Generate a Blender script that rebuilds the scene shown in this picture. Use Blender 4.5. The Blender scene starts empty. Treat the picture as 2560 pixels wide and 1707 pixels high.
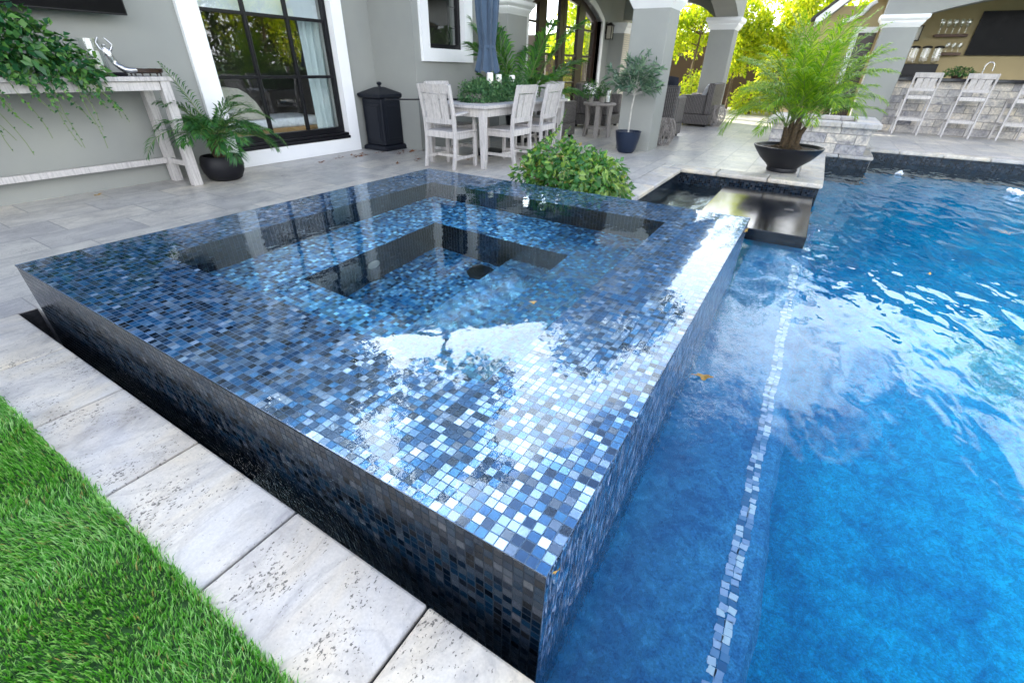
import bpy, bmesh, math, random
import numpy as np
from mathutils import Vector, Matrix
R = math.radians
rng = np.random.default_rng(7)
random.seed(7)
sc = bpy.context.scene
COL = sc.collection

# ------------------------------------------------------------------ camera
cd = bpy.data.cameras.new("camera")
cam = bpy.data.objects.new("camera", cd)
COL.objects.link(cam)
cd.sensor_width = 36.0
cd.lens = 36.0 * 1114.996 / 2560.0
cd.clip_start = 0.02
cd.clip_end = 2000
YAW, PITCH, ROLL = 0.539276, 0.550783, 0.0230826
_f = Vector((math.cos(YAW) * math.cos(PITCH), math.sin(YAW) * math.cos(PITCH), -math.sin(PITCH)))
_r = Vector((math.sin(YAW), -math.cos(YAW), 0))
_u = _r.cross(_f)
_c, _s = math.cos(ROLL), math.sin(ROLL)
r2 = _r * _c + _u * _s
u2 = -_r * _s + _u * _c
M = Matrix((r2, u2, -_f)).transposed().to_4x4()
M.translation = Vector((-0.485, -0.197, 1.131))
cam.matrix_world = M
cd.dof.use_dof = True
cd.dof.focus_distance = 1.6
cd.dof.aperture_fstop = 5.0
sc.camera = cam

# ------------------------------------------------------------------ light
SUN_AZ, SUN_EL = R(68), R(31)          # azimuth from +X towards +Y
w = bpy.data.worlds.new("World")
sc.world = w
w.use_nodes = True
wn = w.node_tree
bg = wn.nodes["Background"]
sky = wn.nodes.new("ShaderNodeTexSky")
sky.sky_type = 'NISHITA'
sky.sun_disc = False
sky.sun_elevation = SUN_EL
sky.sun_rotation = R(90) - SUN_AZ
sky.air_density = 1.0
sky.dust_density = 2.5
sky.ozone_density = 1.5
# broken bright cloud, thicker towards the horizon
_tc = wn.nodes.new("ShaderNodeTexCoord")
_sx = wn.nodes.new("ShaderNodeSeparateXYZ"); wn.links.new(_tc.outputs['Generated'], _sx.inputs[0])
def _m(op, a, b=0.0):
    nd = wn.nodes.new("ShaderNodeMath"); nd.operation = op
    for i, v in enumerate((a, b)):
        if isinstance(v, bpy.types.NodeSocket):
            wn.links.new(v, nd.inputs[i])
        else:
            nd.inputs[i].default_value = v
    return nd.outputs[0]
_dz = _m('ADD', _m('MAXIMUM', _sx.outputs[2], 0.0), 0.22)
_cv = wn.nodes.new("ShaderNodeCombineXYZ")
wn.links.new(_m('DIVIDE', _sx.outputs[0], _dz), _cv.inputs[0])
wn.links.new(_m('DIVIDE', _sx.outputs[1], _dz), _cv.inputs[1])
_cn = wn.nodes.new("ShaderNodeTexNoise"); _cn.inputs['Scale'].default_value = 2.8; _cn.inputs['Detail'].default_value = 7; _cn.inputs['Roughness'].default_value = 0.55
wn.links.new(_cv.outputs[0], _cn.inputs['Vector'])
# thin cloud glows around the sun
_dt = wn.nodes.new("ShaderNodeVectorMath"); _dt.operation = 'DOT_PRODUCT'
wn.links.new(_tc.outputs['Generated'], _dt.inputs[0])
_dt.inputs[1].default_value = (math.cos(SUN_AZ) * math.cos(SUN_EL), math.sin(SUN_AZ) * math.cos(SUN_EL), math.sin(SUN_EL))
_gl = _m('POWER', _m('MAXIMUM', _dt.outputs['Value'], 0.0), 4.0)
_mr = wn.nodes.new("ShaderNodeMapRange"); _mr.interpolation_type = 'SMOOTHSTEP'
wn.links.new(_m('ADD', _m('SUBTRACT', _cn.outputs[0], _m('MULTIPLY', _m('MAXIMUM', _m('SUBTRACT', _sx.outputs[2], 0.46), 0.0), 2.6)), _m('MULTIPLY', _gl, 1.5)), _mr.inputs[0])
_mr.inputs[1].default_value = 0.34; _mr.inputs[2].default_value = 0.52
_mx = wn.nodes.new("ShaderNodeMix"); _mx.data_type = 'RGBA'
wn.links.new(_mr.outputs[0], _mx.inputs[0]); wn.links.new(sky.outputs[0], _mx.inputs[6])
_mx.inputs[7].default_value = (12.5, 12.9, 13.6, 1)
_vs = wn.nodes.new("ShaderNodeVectorMath"); _vs.operation = 'SCALE'
wn.links.new(_mx.outputs[2], _vs.inputs[0]); wn.links.new(_m('ADD', 0.85, _m('MULTIPLY', _gl, 1.6)), _vs.inputs['Scale'])
wn.links.new(_vs.outputs[0], bg.inputs[0])
bg.inputs[1].default_value = 0.15
sd = bpy.data.lights.new("sun", 'SUN')
sd.energy = 4.5
sd.angle = R(0.53)
sd.color = (1.0, 0.93, 0.8)
sun = bpy.data.objects.new("sun", sd)
COL.objects.link(sun)
sdir = Vector((math.cos(SUN_AZ) * math.cos(SUN_EL), math.sin(SUN_AZ) * math.cos(SUN_EL), math.sin(SUN_EL)))
sun.rotation_euler = sdir.to_track_quat('Z', 'Y').to_euler()
sun.location = sdir * 60
sc.view_settings.view_transform = 'Standard'
sc.view_settings.look = 'None'
sc.view_settings.exposure = 1.85
sc.view_settings.gamma = 1.0
sc.cycles.use_denoising = True
sc.cycles.max_bounces = 14
sc.cycles.transparent_max_bounces = 16
sc.cycles.transmission_bounces = 10
sc.cycles.sample_clamp_indirect = 6.0

# ------------------------------------------------------------------ node helper
class NT:
    def __init__(self, name):
        self.m = bpy.data.materials.new(name)
        self.m.use_nodes = True
        self.t = self.m.node_tree
        self.t.nodes.clear()
        self.out = self.t.nodes.new("ShaderNodeOutputMaterial")
    def n(self, typ, props=None, **ins):
        nd = self.t.nodes.new("ShaderNode" + typ)
        for k_, v in (props or {}).items():
            setattr(nd, k_, v)
        for k_, v in ins.items():
            key = int(k_[1:]) if k_[0] == 'i' and k_[1:].isdigit() else k_.replace('_', ' ')
            s = nd.inputs[key]
            if isinstance(v, bpy.types.NodeSocket):
                self.t.links.new(v, s)
            elif isinstance(v, bpy.types.Node):
                self.t.links.new(v.outputs[0], s)
            else:
                try:
                    s.default_value = v
                except Exception:
                    s.default_value = (*v, 1.0)
        return nd
    def math(self, op, a, b=0.0, c=None):
        ins = dict(i0=a, i1=b)
        if c is not None:
            ins['i2'] = c
        return self.n("Math", {'operation': op}, **ins).outputs[0]
    def vmath(self, op, a, b=(0, 0, 0)):
        nd = self.n("VectorMath", {'operation': op}, i0=a, i1=b)
        return nd.outputs['Value'] if op in ('LENGTH', 'DOT_PRODUCT') else nd.outputs[0]
    def vscale(self, a, s):
        return self.n("VectorMath", {'operation': 'SCALE'}, i0=a, Scale=s).outputs[0]
    def ramp(self, fac, stops, interp='LINEAR'):
        nd = self.n("ValToRGB", Fac=fac)
        cr = nd.color_ramp
        cr.interpolation = interp
        while len(cr.elements) < len(stops):
            cr.elements.new(0.5)
        for e, (p, c) in zip(cr.elements, stops):
            e.position = p
            e.color = (*c, 1) if len(c) == 3 else c
        return nd.outputs[0]
    def mix(self, fac, a, b, mode='MIX'):
        nd = self.n("Mix", {'data_type': 'RGBA', 'blend_type': mode})
        for s, v in ((nd.inputs[0], fac), (nd.inputs[6], a), (nd.inputs[7], b)):
            if isinstance(v, bpy.types.NodeSocket):
                self.t.links.new(v, s)
            else:
                s.default_value = v if not hasattr(v, '__len__') else (*v[:3], 1)
        return nd.outputs[2]
    def noise(self, vec, scale, detail=3, rough=0.55, dist=0.0):
        nd = self.n("TexNoise", Scale=scale, Detail=detail, Roughness=rough, Distortion=dist)
        if vec is not None:
            self.t.links.new(vec, nd.inputs['Vector'])
        return nd.outputs[0]
    def obj(self):
        return self.n("TexCoord").outputs['Object']
    def uv(self):
        return self.n("TexCoord").outputs['UV']
    def mapping(self, vec, loc=(0, 0, 0), rot=(0, 0, 0), scale=(1, 1, 1)):
        return self.n("Mapping", Vector=vec, Location=loc, Rotation=rot, Scale=scale).outputs[0]
    def bump(self, h, strength=0.3, dist=0.01, normal=None):
        ins = dict(Height=h, Strength=strength, Distance=dist)
        if normal is not None:
            ins['Normal'] = normal
        return self.n("Bump", **ins).outputs[0]
    def pbr(self, color, rough=0.5, metal=0.0, spec=0.5, normal=None, **kw):
        ins = dict(Base_Color=color, Roughness=rough, Metallic=metal)
        ins['Specular_IOR_Level'] = spec
        if normal is not None:
            ins['Normal'] = normal
        ins.update(kw)
        return self.n("BsdfPrincipled", **ins)
    def done(self, shader):
        s = shader.outputs[0] if isinstance(shader, bpy.types.Node) else shader
        self.t.links.new(s, self.out.inputs[0])
        return self.m

def rgb(*c):
    return (*c, 1.0)

MAT = {}
# ---- mosaic tile -------------------------------------------------
PITCH_T = 0.0258
def make_tile(name, gain=1.0, streak=0.0, tilt=0.05, hue=(1, 1, 1), foil_amt=0.55, spec=0.6):
    t = NT(name)
    uv = t.uv()
    if streak:
        sv = t.mapping(uv, scale=(45, 5, 1))
        ns = t.noise(sv, 1.0, 2)
        sv2 = t.mapping(uv, scale=(110, 14, 1))
        ns2 = t.noise(sv2, 1.0, 2)
        offx = t.math('MULTIPLY', t.math('SUBTRACT', ns, 0.5), streak * PITCH_T * 2)
        offy = t.math('MULTIPLY', t.math('SUBTRACT', ns2, 0.5), streak * PITCH_T * 5)
        uvd = t.vmath('ADD', uv, t.n("CombineXYZ", X=offx, Y=offy).outputs[0])
    else:
        uvd = uv
    g = t.vscale(uvd, 1.0 / PITCH_T)
    cell = t.vmath('FLOOR', g)
    fr = t.vmath('SUBTRACT', t.vmath('FRACTION', g), (0.5, 0.5, 0.5))
    ab = t.n("SeparateXYZ", Vector=t.vmath('ABSOLUTE', fr))
    edge = t.math('MAXIMUM', ab.outputs[0], ab.outputs[1])
    grout = t.n("MapRange", {'interpolation_type': 'SMOOTHSTEP'}, Value=edge, From_Min=0.43, From_Max=0.47, To_Min=0.0, To_Max=1.0).outputs[0]
    wn_ = t.n("TexWhiteNoise", {'noise_dimensions': '3D'}, Vector=cell)
    val, colr = wn_.outputs[0], wn_.outputs[1]
    base = t.ramp(val, [(0.0, (0.002, 0.008, 0.02)), (0.17, (0.003, 0.022, 0.06)), (0.38, (0.006, 0.055, 0.15)), (0.60, (0.016, 0.122, 0.29)),
                        (0.77, (0.05, 0.19, 0.37)), (0.88, (0.15, 0.27, 0.46)), (0.95, (0.36, 0.43, 0.58)), (1.0, (0.72, 0.75, 0.88))])
    # brushed foil streaks, turned differently in each tile
    sepc = t.n("SeparateColor", Color=colr)
    cr_, cg_, cb_ = sepc.outputs[0], sepc.outputs[1], sepc.outputs[2]
    off = t.vscale(colr, 40.0)
    lv = t.vmath('ADD', t.vmath('MULTIPLY', fr, (1.4, 3.2, 1)), off)
    foil = t.noise(lv, 2.6, 4, 0.6, 2.2)
    fo = t.ramp(foil, [(0.3, (0.42, 0.42, 0.42)), (0.52, (1, 1, 1)), (0.68, (1.9, 1.9, 1.9)), (0.8, (0.7, 0.7, 0.7))])
    base2 = t.mix(0.75, base, fo, 'MULTIPLY')
    tint = t.mix(0.22, base2, t.mix(cb_, (0.75, 1.15, 1.05), (1.1, 0.92, 1.1)), 'MULTIPLY')
    foilm = t.n('MapRange', Value=cr_, From_Min=0.1, From_Max=0.9, To_Min=0.25, To_Max=1.0).outputs[0]
    white_t = t.n('MapRange', {'interpolation_type': 'SMOOTHSTEP'}, Value=cg_, From_Min=0.52, From_Max=0.66).outputs[0]
    tint = t.mix(t.math('MULTIPLY', foilm, t.math('ADD', 0.16, t.math('MULTIPLY', white_t, 0.22))), tint, t.mix(white_t, (0.06, 0.25, 0.54), (0.82, 0.86, 0.97)))
    col = t.mix(grout, tint, (0.10, 0.16, 0.26))
    if streak:
        col = t.mix(0.9, col, t.ramp(ns2, [(0.34, (0.12, 0.14, 0.18)), (0.5, (0.8, 0.8, 0.85)), (0.62, (2.6, 2.5, 2.4))]), 'MULTIPLY')
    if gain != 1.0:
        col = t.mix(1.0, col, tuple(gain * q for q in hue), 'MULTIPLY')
    geo = t.n("NewGeometry")
    jit = t.vscale(t.vmath('SUBTRACT', colr, (0.5, 0.5, 0.5)), tilt)
    nrm = t.vmath('NORMALIZE', t.vmath('ADD', geo.outputs['Normal'], jit))
    pillow = t.math('SUBTRACT', t.math('MULTIPLY', foil, 0.35), t.math('MULTIPLY', grout, 0.9))
    b = t.bump(pillow, 0.5, 0.0012, nrm)
    rough = t.n("MapRange", Value=grout, To_Min=0.10, To_Max=0.55).outputs[0]
    metal = t.math('MULTIPLY', t.math('MULTIPLY', t.math('ADD', 0.55, t.math('MULTIPLY', white_t, 0.45)), foil_amt * 1.25), t.math('SUBTRACT', 1.0, grout))
    return t.done(t.pbr(col, rough, metal, spec, b))
MAT['tile'] = make_tile('glass_mosaic_tile', 0.92, 0.0, 0.08)
MAT['tile_wall'] = make_tile('wet_shaded_side_mosaic_tile', 0.085, 0.0, 0.05, (1, 1, 1), 0.1, 0.3)  # same mosaic darkened: shade on the upright sides is put into the colour
MAT['tile_fall'] = make_tile('waterfall_mosaic_tile', 0.75, 1.0, 0.20, (1, 1, 1), 0.45)
MAT['tile_shade'] = make_tile('shaded_underwater_mosaic_tile', 0.16, 0.0, 0.08)  # same mosaic again, weak light on upright inner walls painted in as near-black
MAT['tile_deep'] = make_tile('lit_underwater_mosaic_tile', 1.7, 0.0, 0.12, (0.55, 1.05, 1.05), 0.15)  # lit copy of the mosaic: brighter level surfaces and water teal painted in

# ---- travertine ---------------------------------------------------
def make_travertine(name, brick=None, rough=0.4, pits=1.0, seedoff=0.0, warmth=1.0):
    t = NT(name)
    o = t.obj()
    isl = t.n("NewGeometry").outputs['Random Per Island']
    shift = t.n("CombineXYZ", X=t.math('MULTIPLY', isl, 17.0), Y=t.math('MULTIPLY', isl, 31.0), Z=seedoff).outputs[0]
    if brick:
        bw, bh, offs = brick
        bt = t.n("TexBrick", {'offset': offs}, Vector=t.mapping(o, rot=(0, 0, 0)), Color1=rgb(0, 0, 0), Color2=rgb(1, 1, 1), Mortar=rgb(0.5, 0.5, 0.5),
                 Scale=1.0, Mortar_Size=0.004, Mortar_Smooth=0.2, Bias=0.0, Brick_Width=bw, Row_Height=bh)
        bt.squash = 1.0
        rnd = t.n("SeparateColor", Color=bt.outputs[0]).outputs[0]
        shift = t.n("CombineXYZ", X=t.math('MULTIPLY', rnd, 23.0), Y=t.math('MULTIPLY', rnd, 11.0)).outputs[0]
        mort = bt.outputs[1]
    else:
        rnd = isl
        mort = None
    v = t.vmath('ADD', o, shift)
    big = t.noise(t.mapping(v, scale=(3.2, 4.0, 3)), 1.0, 8, 0.68, 0.5)
    vein = t.noise(t.mapping(v, scale=(2.5, 5, 3), rot=(0, 0, 0.6)), 1.0, 6, 0.6, 1.0)
    col = t.ramp(big, [(0.30, (0.34, 0.325, 0.315)), (0.41, (0.49, 0.465, 0.43)), (0.54, (0.60, 0.57, 0.515)), (0.72, (0.69, 0.65, 0.575))])
    warm = t.noise(t.mapping(v, scale=(1.6, 2.4, 1.6), loc=(5, 3, 0)), 1.3, 4, 0.6, 0.8)
    col = t.mix(warmth, col, t.ramp(warm, [(0.36, (0.93, 0.95, 1.0)), (0.5, (1.0, 0.985, 0.95)), (0.66, (1.04, 0.97, 0.84))]), 'MULTIPLY')
    vm = t.ramp(vein, [(0.44, (1, 1, 1)), (0.495, (0.72, 0.72, 0.74)), (0.53, (1, 1, 1))])
    col = t.mix(0.6, col, vm, 'MULTIPLY')
    tone = t.ramp(rnd, [(0.0, (0.80, 0.80, 0.84)), (0.5, (0.97, 0.96, 0.95)), (1.0, (1.08, 1.04, 0.99))])
    col = t.mix(1.0, col, tone, 'MULTIPLY')
    # travertine pits: elongated dark holes, clustered
    pv = t.mapping(v, scale=(95, 135, 95))
    p1 = t.noise(pv, 1.0, 3, 0.6, 0.3)
    cl = t.noise(v, 4.0, 3)
    thr = t.n("MapRange", Value=cl, From_Min=0.38, From_Max=0.66, To_Min=0.69, To_Max=0.55).outputs[0]
    pit = t.n("MapRange", {'interpolation_type': 'SMOOTHSTEP'}, Value=t.math('SUBTRACT', p1, thr), From_Min=0.0, From_Max=0.03).outputs[0]
    pit = t.math('MULTIPLY', pit, pits)
    col = t.mix(t.math('MULTIPLY', pit, 0.82), col, (0.05, 0.045, 0.04))
    fine = t.noise(v, 160.0, 2)
    col = t.mix(0.25, col, t.ramp(fine, [(0.35, (0.7, 0.7, 0.7)), (0.65, (1.15, 1.15, 1.15))]), 'MULTIPLY')
    h = t.math('SUBTRACT', t.math('MULTIPLY', fine, 0.15), pit)
    if mort is not None:
        col = t.mix(t.math('MULTIPLY', mort, 0.75), col, (0.17, 0.165, 0.17))
        h = t.math('SUBTRACT', h, t.math('MULTIPLY', mort, 1.2))
    b = t.bump(h, 0.35, 0.003)
    rr = t.n("MapRange", Value=big, To_Min=rough - 0.1, To_Max=rough + 0.2).outputs[0]
    return t.done(t.pbr(col, rr, 0, 0.5, b))
MAT['patio'] = make_travertine('travertine_paving', (0.61, 0.405, 0.37), 0.28, 0.6, 0.0, 0.1)
MAT['coping'] = make_travertine('travertine_coping_stone', None, 0.45, 1.0)
MAT['cap'] = make_travertine('pale_travertine_cap', None, 0.5, 0.5, 3.0)

# ---- stucco and paint ---------------------------------------------
def make_stucco(name, c, amp=0.25):
    t = NT(name)
    o = t.obj()
    n1 = t.noise(o, 220.0, 3, 0.6)
    n2 = t.noise(o, 1.6, 4, 0.55)
    col = t.mix(1.0, c, t.ramp(n2, [(0.3, (0.93, 0.93, 0.94)), (0.7, (1.05, 1.05, 1.03))]), 'MULTIPLY')
    col = t.mix(0.5, col, t.ramp(n1, [(0.3, (0.9, 0.9, 0.9)), (0.7, (1.08, 1.08, 1.08))]), 'MULTIPLY')
    return t.done(t.pbr(col, 0.85, 0, 0.3, t.bump(n1, amp, 0.004)))
MAT['stucco'] = make_stucco('grey_stucco', (0.278, 0.284, 0.266))
MAT['beige'] = make_stucco('warm_beige_stucco', (0.42, 0.34, 0.19))
MAT['white'] = make_stucco('white_painted_stucco', (0.80, 0.80, 0.80), 0.08)
MAT['ceiling'] = make_stucco('loggia_ceiling', (0.34, 0.30, 0.22), 0.1)
MAT['gardenwall'] = make_stucco('brown_garden_wall', (0.10, 0.06, 0.045), 0.3)

def plain(name, c, rough=0.5, metal=0.0, spec=0.5, var=0.12, scale=8.0, bump=0.0, **kw):
    t = NT(name)
    o = t.obj()
    n = t.noise(o, scale, 4)
    col = t.mix(1.0, c, t.ramp(n, [(0.3, (1 - var,) * 3), (0.7, (1 + var,) * 3)]), 'MULTIPLY')
    rr = t.n("MapRange", Value=n, To_Min=max(0.02, rough - 0.08), To_Max=rough + 0.08).outputs[0]
    nb = t.bump(t.noise(o, scale * 14, 3), bump, 0.003) if bump else None
    return t.done(t.pbr(col, rr, metal, spec, nb, **kw))
MAT['black_frame'] = plain('black_painted_metal', (0.006, 0.006, 0.008), 0.35, spec=0.25)
MAT['black_pot'] = plain('black_ceramic_pot', (0.008, 0.008, 0.011), 0.5, spec=0.25, bump=0.1)
MAT['navy_bin'] = plain('dark_moulded_resin', (0.006, 0.008, 0.014), 0.42, spec=0.3)
MAT['blue_pot'] = plain('slate_blue_pot', (0.012, 0.020, 0.042), 0.4, spec=0.3)
MAT['bowl'] = plain('charcoal_planter_bowl', (0.010, 0.0105, 0.014), 0.4, spec=0.3)
MAT['soil'] = plain('potting_soil', (0.05, 0.032, 0.022), 0.95, var=0.5, scale=40, bump=0.8)
MAT['screen'] = plain('dark_screen', (0.002, 0.002, 0.003), 0.25, spec=0.08, var=0.05)
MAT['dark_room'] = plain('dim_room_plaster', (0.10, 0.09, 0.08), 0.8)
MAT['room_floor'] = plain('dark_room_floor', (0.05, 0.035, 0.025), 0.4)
MAT['cushion'] = plain('white_cushion_fabric', (0.72, 0.72, 0.74), 0.9, bump=0.25, scale=25)
MAT['cream'] = plain('cream_upholstery', (0.50, 0.46, 0.38), 0.9, bump=0.2, scale=25)
MAT['oak'] = plain('golden_oak', (0.38, 0.21, 0.07), 0.5)
MAT['brown_wood'] = plain('dark_brown_door_wood', (0.028, 0.013, 0.008), 0.35)
MAT['shelf_wood'] = plain('walnut_shelf', (0.09, 0.04, 0.02), 0.5)
MAT['counter'] = plain('dark_granite', (0.02, 0.02, 0.024), 0.2, var=0.4, scale=60)
MAT['wax'] = plain('white_candle_wax', (0.80, 0.78, 0.72), 0.5, Subsurface_Weight=0.2)
MAT['metal'] = plain('brushed_steel', (0.6, 0.6, 0.6), 0.25, 1.0)
MAT['silver'] = plain('silver_statuette_metal', (0.42, 0.42, 0.43), 0.28, 0.9)
MAT['lantern'] = plain('lantern_bronze', (0.02, 0.017, 0.014), 0.4, 0.6)
MAT['lantern_glass'] = plain('frosted_lantern_glass', (0.5, 0.47, 0.4), 0.3)
MAT['slab'] = plain('black_polished_slab', (0.004, 0.006, 0.010), 0.13, spec=0.5, var=0.3, scale=3, bump=0.02)
MAT['roof'] = plain('dark_roof_shingle', (0.05, 0.045, 0.042), 0.8, var=0.4, scale=20)
MAT['blue_band'] = plain('bright_blue_grip', (0.02, 0.18, 0.55), 0.4)
MAT['bark'] = plain('grey_brown_bark', (0.12, 0.085, 0.055), 0.9, var=0.4, scale=14, bump=0.8)
MAT['pale_bark'] = plain('pale_slim_trunk', (0.42, 0.40, 0.36), 0.8, var=0.2, scale=20)
MAT['fibre'] = plain('palm_trunk_fibre', (0.055, 0.036, 0.018), 0.95, var=0.6, scale=40, bump=1.0)
MAT['dry_leaf'] = plain('dry_oak_leaf', (0.22, 0.085, 0.03), 0.7, var=0.4, scale=30)
MAT['yellow_leaf'] = plain('yellow_fallen_leaf', (0.46, 0.27, 0.05), 0.55, var=0.3, scale=30)
MAT['foam'] = plain('white_water_foam', (0.85, 0.87, 0.9), 0.4)
MAT['drain'] = plain('dark_drain_grate', (0.006, 0.010, 0.014), 0.5)
MAT['stone_pale'] = plain('pale_sunlit_gravel', (0.42, 0.38, 0.33), 0.9, var=0.2, scale=5, bump=0.3)

def wood(name, c, rough=0.6):
    t = NT(name)
    o = t.obj()
    g = t.noise(t.mapping(o, scale=(9, 9, 9)), 6.0, 4, 0.6, 0.4)
    isl = t.n("NewGeometry").outputs['Random Per Island']
    st = t.noise(t.mapping(o, scale=(60, 60, 4)), 1.0, 4, 0.65, 0.6)
    col = t.mix(1.0, c, t.ramp(st, [(0.3, (0.66, 0.65, 0.64)), (0.5, (1.0, 1.0, 1.0)), (0.72, (1.14, 1.13, 1.12))]), 'MULTIPLY')
    col = t.mix(0.5, col, t.ramp(g, [(0.3, (0.78, 0.78, 0.8)), (0.7, (1.1, 1.09, 1.08))]), 'MULTIPLY')
    col = t.mix(1.0, col, t.ramp(isl, [(0.0, (0.88, 0.88, 0.9)), (1.0, (1.05, 1.04, 1.02))]), 'MULTIPLY')
    return t.done(t.pbr(col, rough, 0, 0.35, t.bump(st, 0.25, 0.003)))
MAT['teak'] = wood('weathered_grey_teak', (0.52, 0.495, 0.475))
MAT['greywood'] = wood('driftwood_grey', (0.30, 0.275, 0.255))

def fabric(name, c, weave=300.0):
    t = NT(name)
    o = t.obj()
    n = t.noise(o, weave, 2)
    n2 = t.noise(o, 6.0, 3)
    col = t.mix(1.0, c, t.ramp(n2, [(0.3, (0.85,) * 3), (0.7, (1.1,) * 3)]), 'MULTIPLY')
    return t.done(t.pbr(col, 0.9, 0, 0.2, t.bump(n, 0.2, 0.002), Sheen_Weight=0.2))
MAT['umbrella'] = fabric('slate_blue_canvas', (0.06, 0.092, 0.14))
MAT['pillow_dark'] = fabric('black_striped_fabric', (0.012, 0.014, 0.022))
MAT['pillow_light'] = fabric('pale_grey_fabric', (0.55, 0.57, 0.62))
def make_curtain(name, c):
    t = NT(name)
    d = t.n("BsdfDiffuse", Color=c)
    tr = t.n("BsdfTranslucent", Color=c)
    return t.done(t.n("MixShader", Fac=0.35, i1=d.outputs[0], i2=tr.outputs[0]))
MAT['curtain'] = make_curtain('sheer_aqua_curtain', rgb(0.80, 0.88, 0.87))
MAT['blind'] = make_curtain('white_roller_blind', rgb(0.82, 0.85, 0.87))

def wicker(name, c):
    t = NT(name)
    uv = t.uv()
    wv = t.n("TexWave", {'wave_type': 'BANDS', 'bands_direction': 'Y'}, Vector=uv, Scale=14.0, Distortion=0.6, Detail=1.0)
    wv2 = t.n("TexWave", {'wave_type': 'BANDS', 'bands_direction': 'X'}, Vector=uv, Scale=9.0, Distortion=0.6, Detail=1.0)
    h = t.math('MULTIPLY', wv.outputs[1], wv2.outputs[1])
    col = t.ramp(h, [(0.05, tuple(x * 0.12 for x in c)), (0.45, c), (1.0, tuple(min(1, x * 1.6) for x in c))])
    return t.done(t.pbr(col, 0.55, 0, 0.4, t.bump(h, 0.8, 0.008)))
MAT['wicker'] = wicker('grey_wicker_weave', (0.17, 0.155, 0.15))

def stonewall(name, bw=0.42, rh=0.15):
    t = NT(name)
    uv = t.uv()
    bt = t.n("TexBrick", {'offset': 0.43}, Vector=uv, Color1=rgb(0, 0, 0), Color2=rgb(1, 1, 1), Mortar=rgb(0.4, 0.4, 0.4), Scale=1.0,
             Mortar_Size=0.006, Mortar_Smooth=0.4, Bias=0.0, Brick_Width=bw, Row_Height=rh)
    rnd = t.n("SeparateColor", Color=bt.outputs[0]).outputs[0]
    v = t.vmath('ADD', t.obj(), t.n("CombineXYZ", X=t.math('MULTIPLY', rnd, 9.0), Y=t.math('MULTIPLY', rnd, 21.0)).outputs[0])
    n1 = t.noise(v, 7.0, 6, 0.65, 0.8)
    n2 = t.noise(v, 30.0, 4, 0.6)
    col = t.ramp(n1, [(0.3, (0.24, 0.24, 0.27)), (0.43, (0.48, 0.465, 0.45)), (0.57, (0.66, 0.62, 0.56)), (0.72, (0.74, 0.68, 0.58))])
    col = t.mix(0.9, col, t.ramp(rnd, [(0.0, (0.62, 0.63, 0.7)), (0.5, (1.0, 0.98, 0.95)), (1.0, (1.12, 1.05, 0.95))]), 'MULTIPLY')
    col = t.mix(0.6, col, t.ramp(n2, [(0.35, (0.55,) * 3), (0.6, (1.1,) * 3)]), 'MULTIPLY')
    col = t.mix(bt.outputs[1], col, (0.22, 0.21, 0.2))
    h = t.math('SUBTRACT', t.math('ADD', t.math('MULTIPLY', n2, 0.5), t.math('MULTIPLY', rnd, 0.6)), bt.outputs[1])
    return t.done(t.pbr(col, 0.8, 0, 0.3, t.bump(h, 0.8, 0.012)))
MAT['stone'] = stonewall('split_travertine_blocks')

# ---- pool finishes and water --------------------------------------
def make_plaster(name, c):
    t = NT(name)
    o = t.obj()
    n1 = t.noise(o, 2.2, 5, 0.6, 0.6)
    n2 = t.noise(o, 14.0, 5, 0.7, 1.2)
    n3 = t.noise(o, 150.0, 2)
    col = t.mix(1.0, c, t.ramp(n1, [(0.3, (0.62, 0.7, 0.8)), (0.7, (1.25, 1.25, 1.15))]), 'MULTIPLY')
    col = t.mix(0.6, col, t.ramp(n2, [(0.36, (0.45, 0.58, 0.74)), (0.5, (1, 1, 1)), (0.66, (1.9, 1.6, 1.35))]), 'MULTIPLY')
    col = t.mix(0.6, col, t.ramp(n3, [(0.3, (0.5,) * 3), (0.7, (1.6,) * 3)]), 'MULTIPLY')
    return t.done(t.pbr(col, 0.8, 0, 0.2))
MAT['plaster'] = make_plaster('blue_pool_plaster', (0.002, 0.36, 0.64))
MAT['ledge'] = make_plaster('grey_blue_pebble_ledge', (0.05, 0.26, 0.50))

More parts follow.
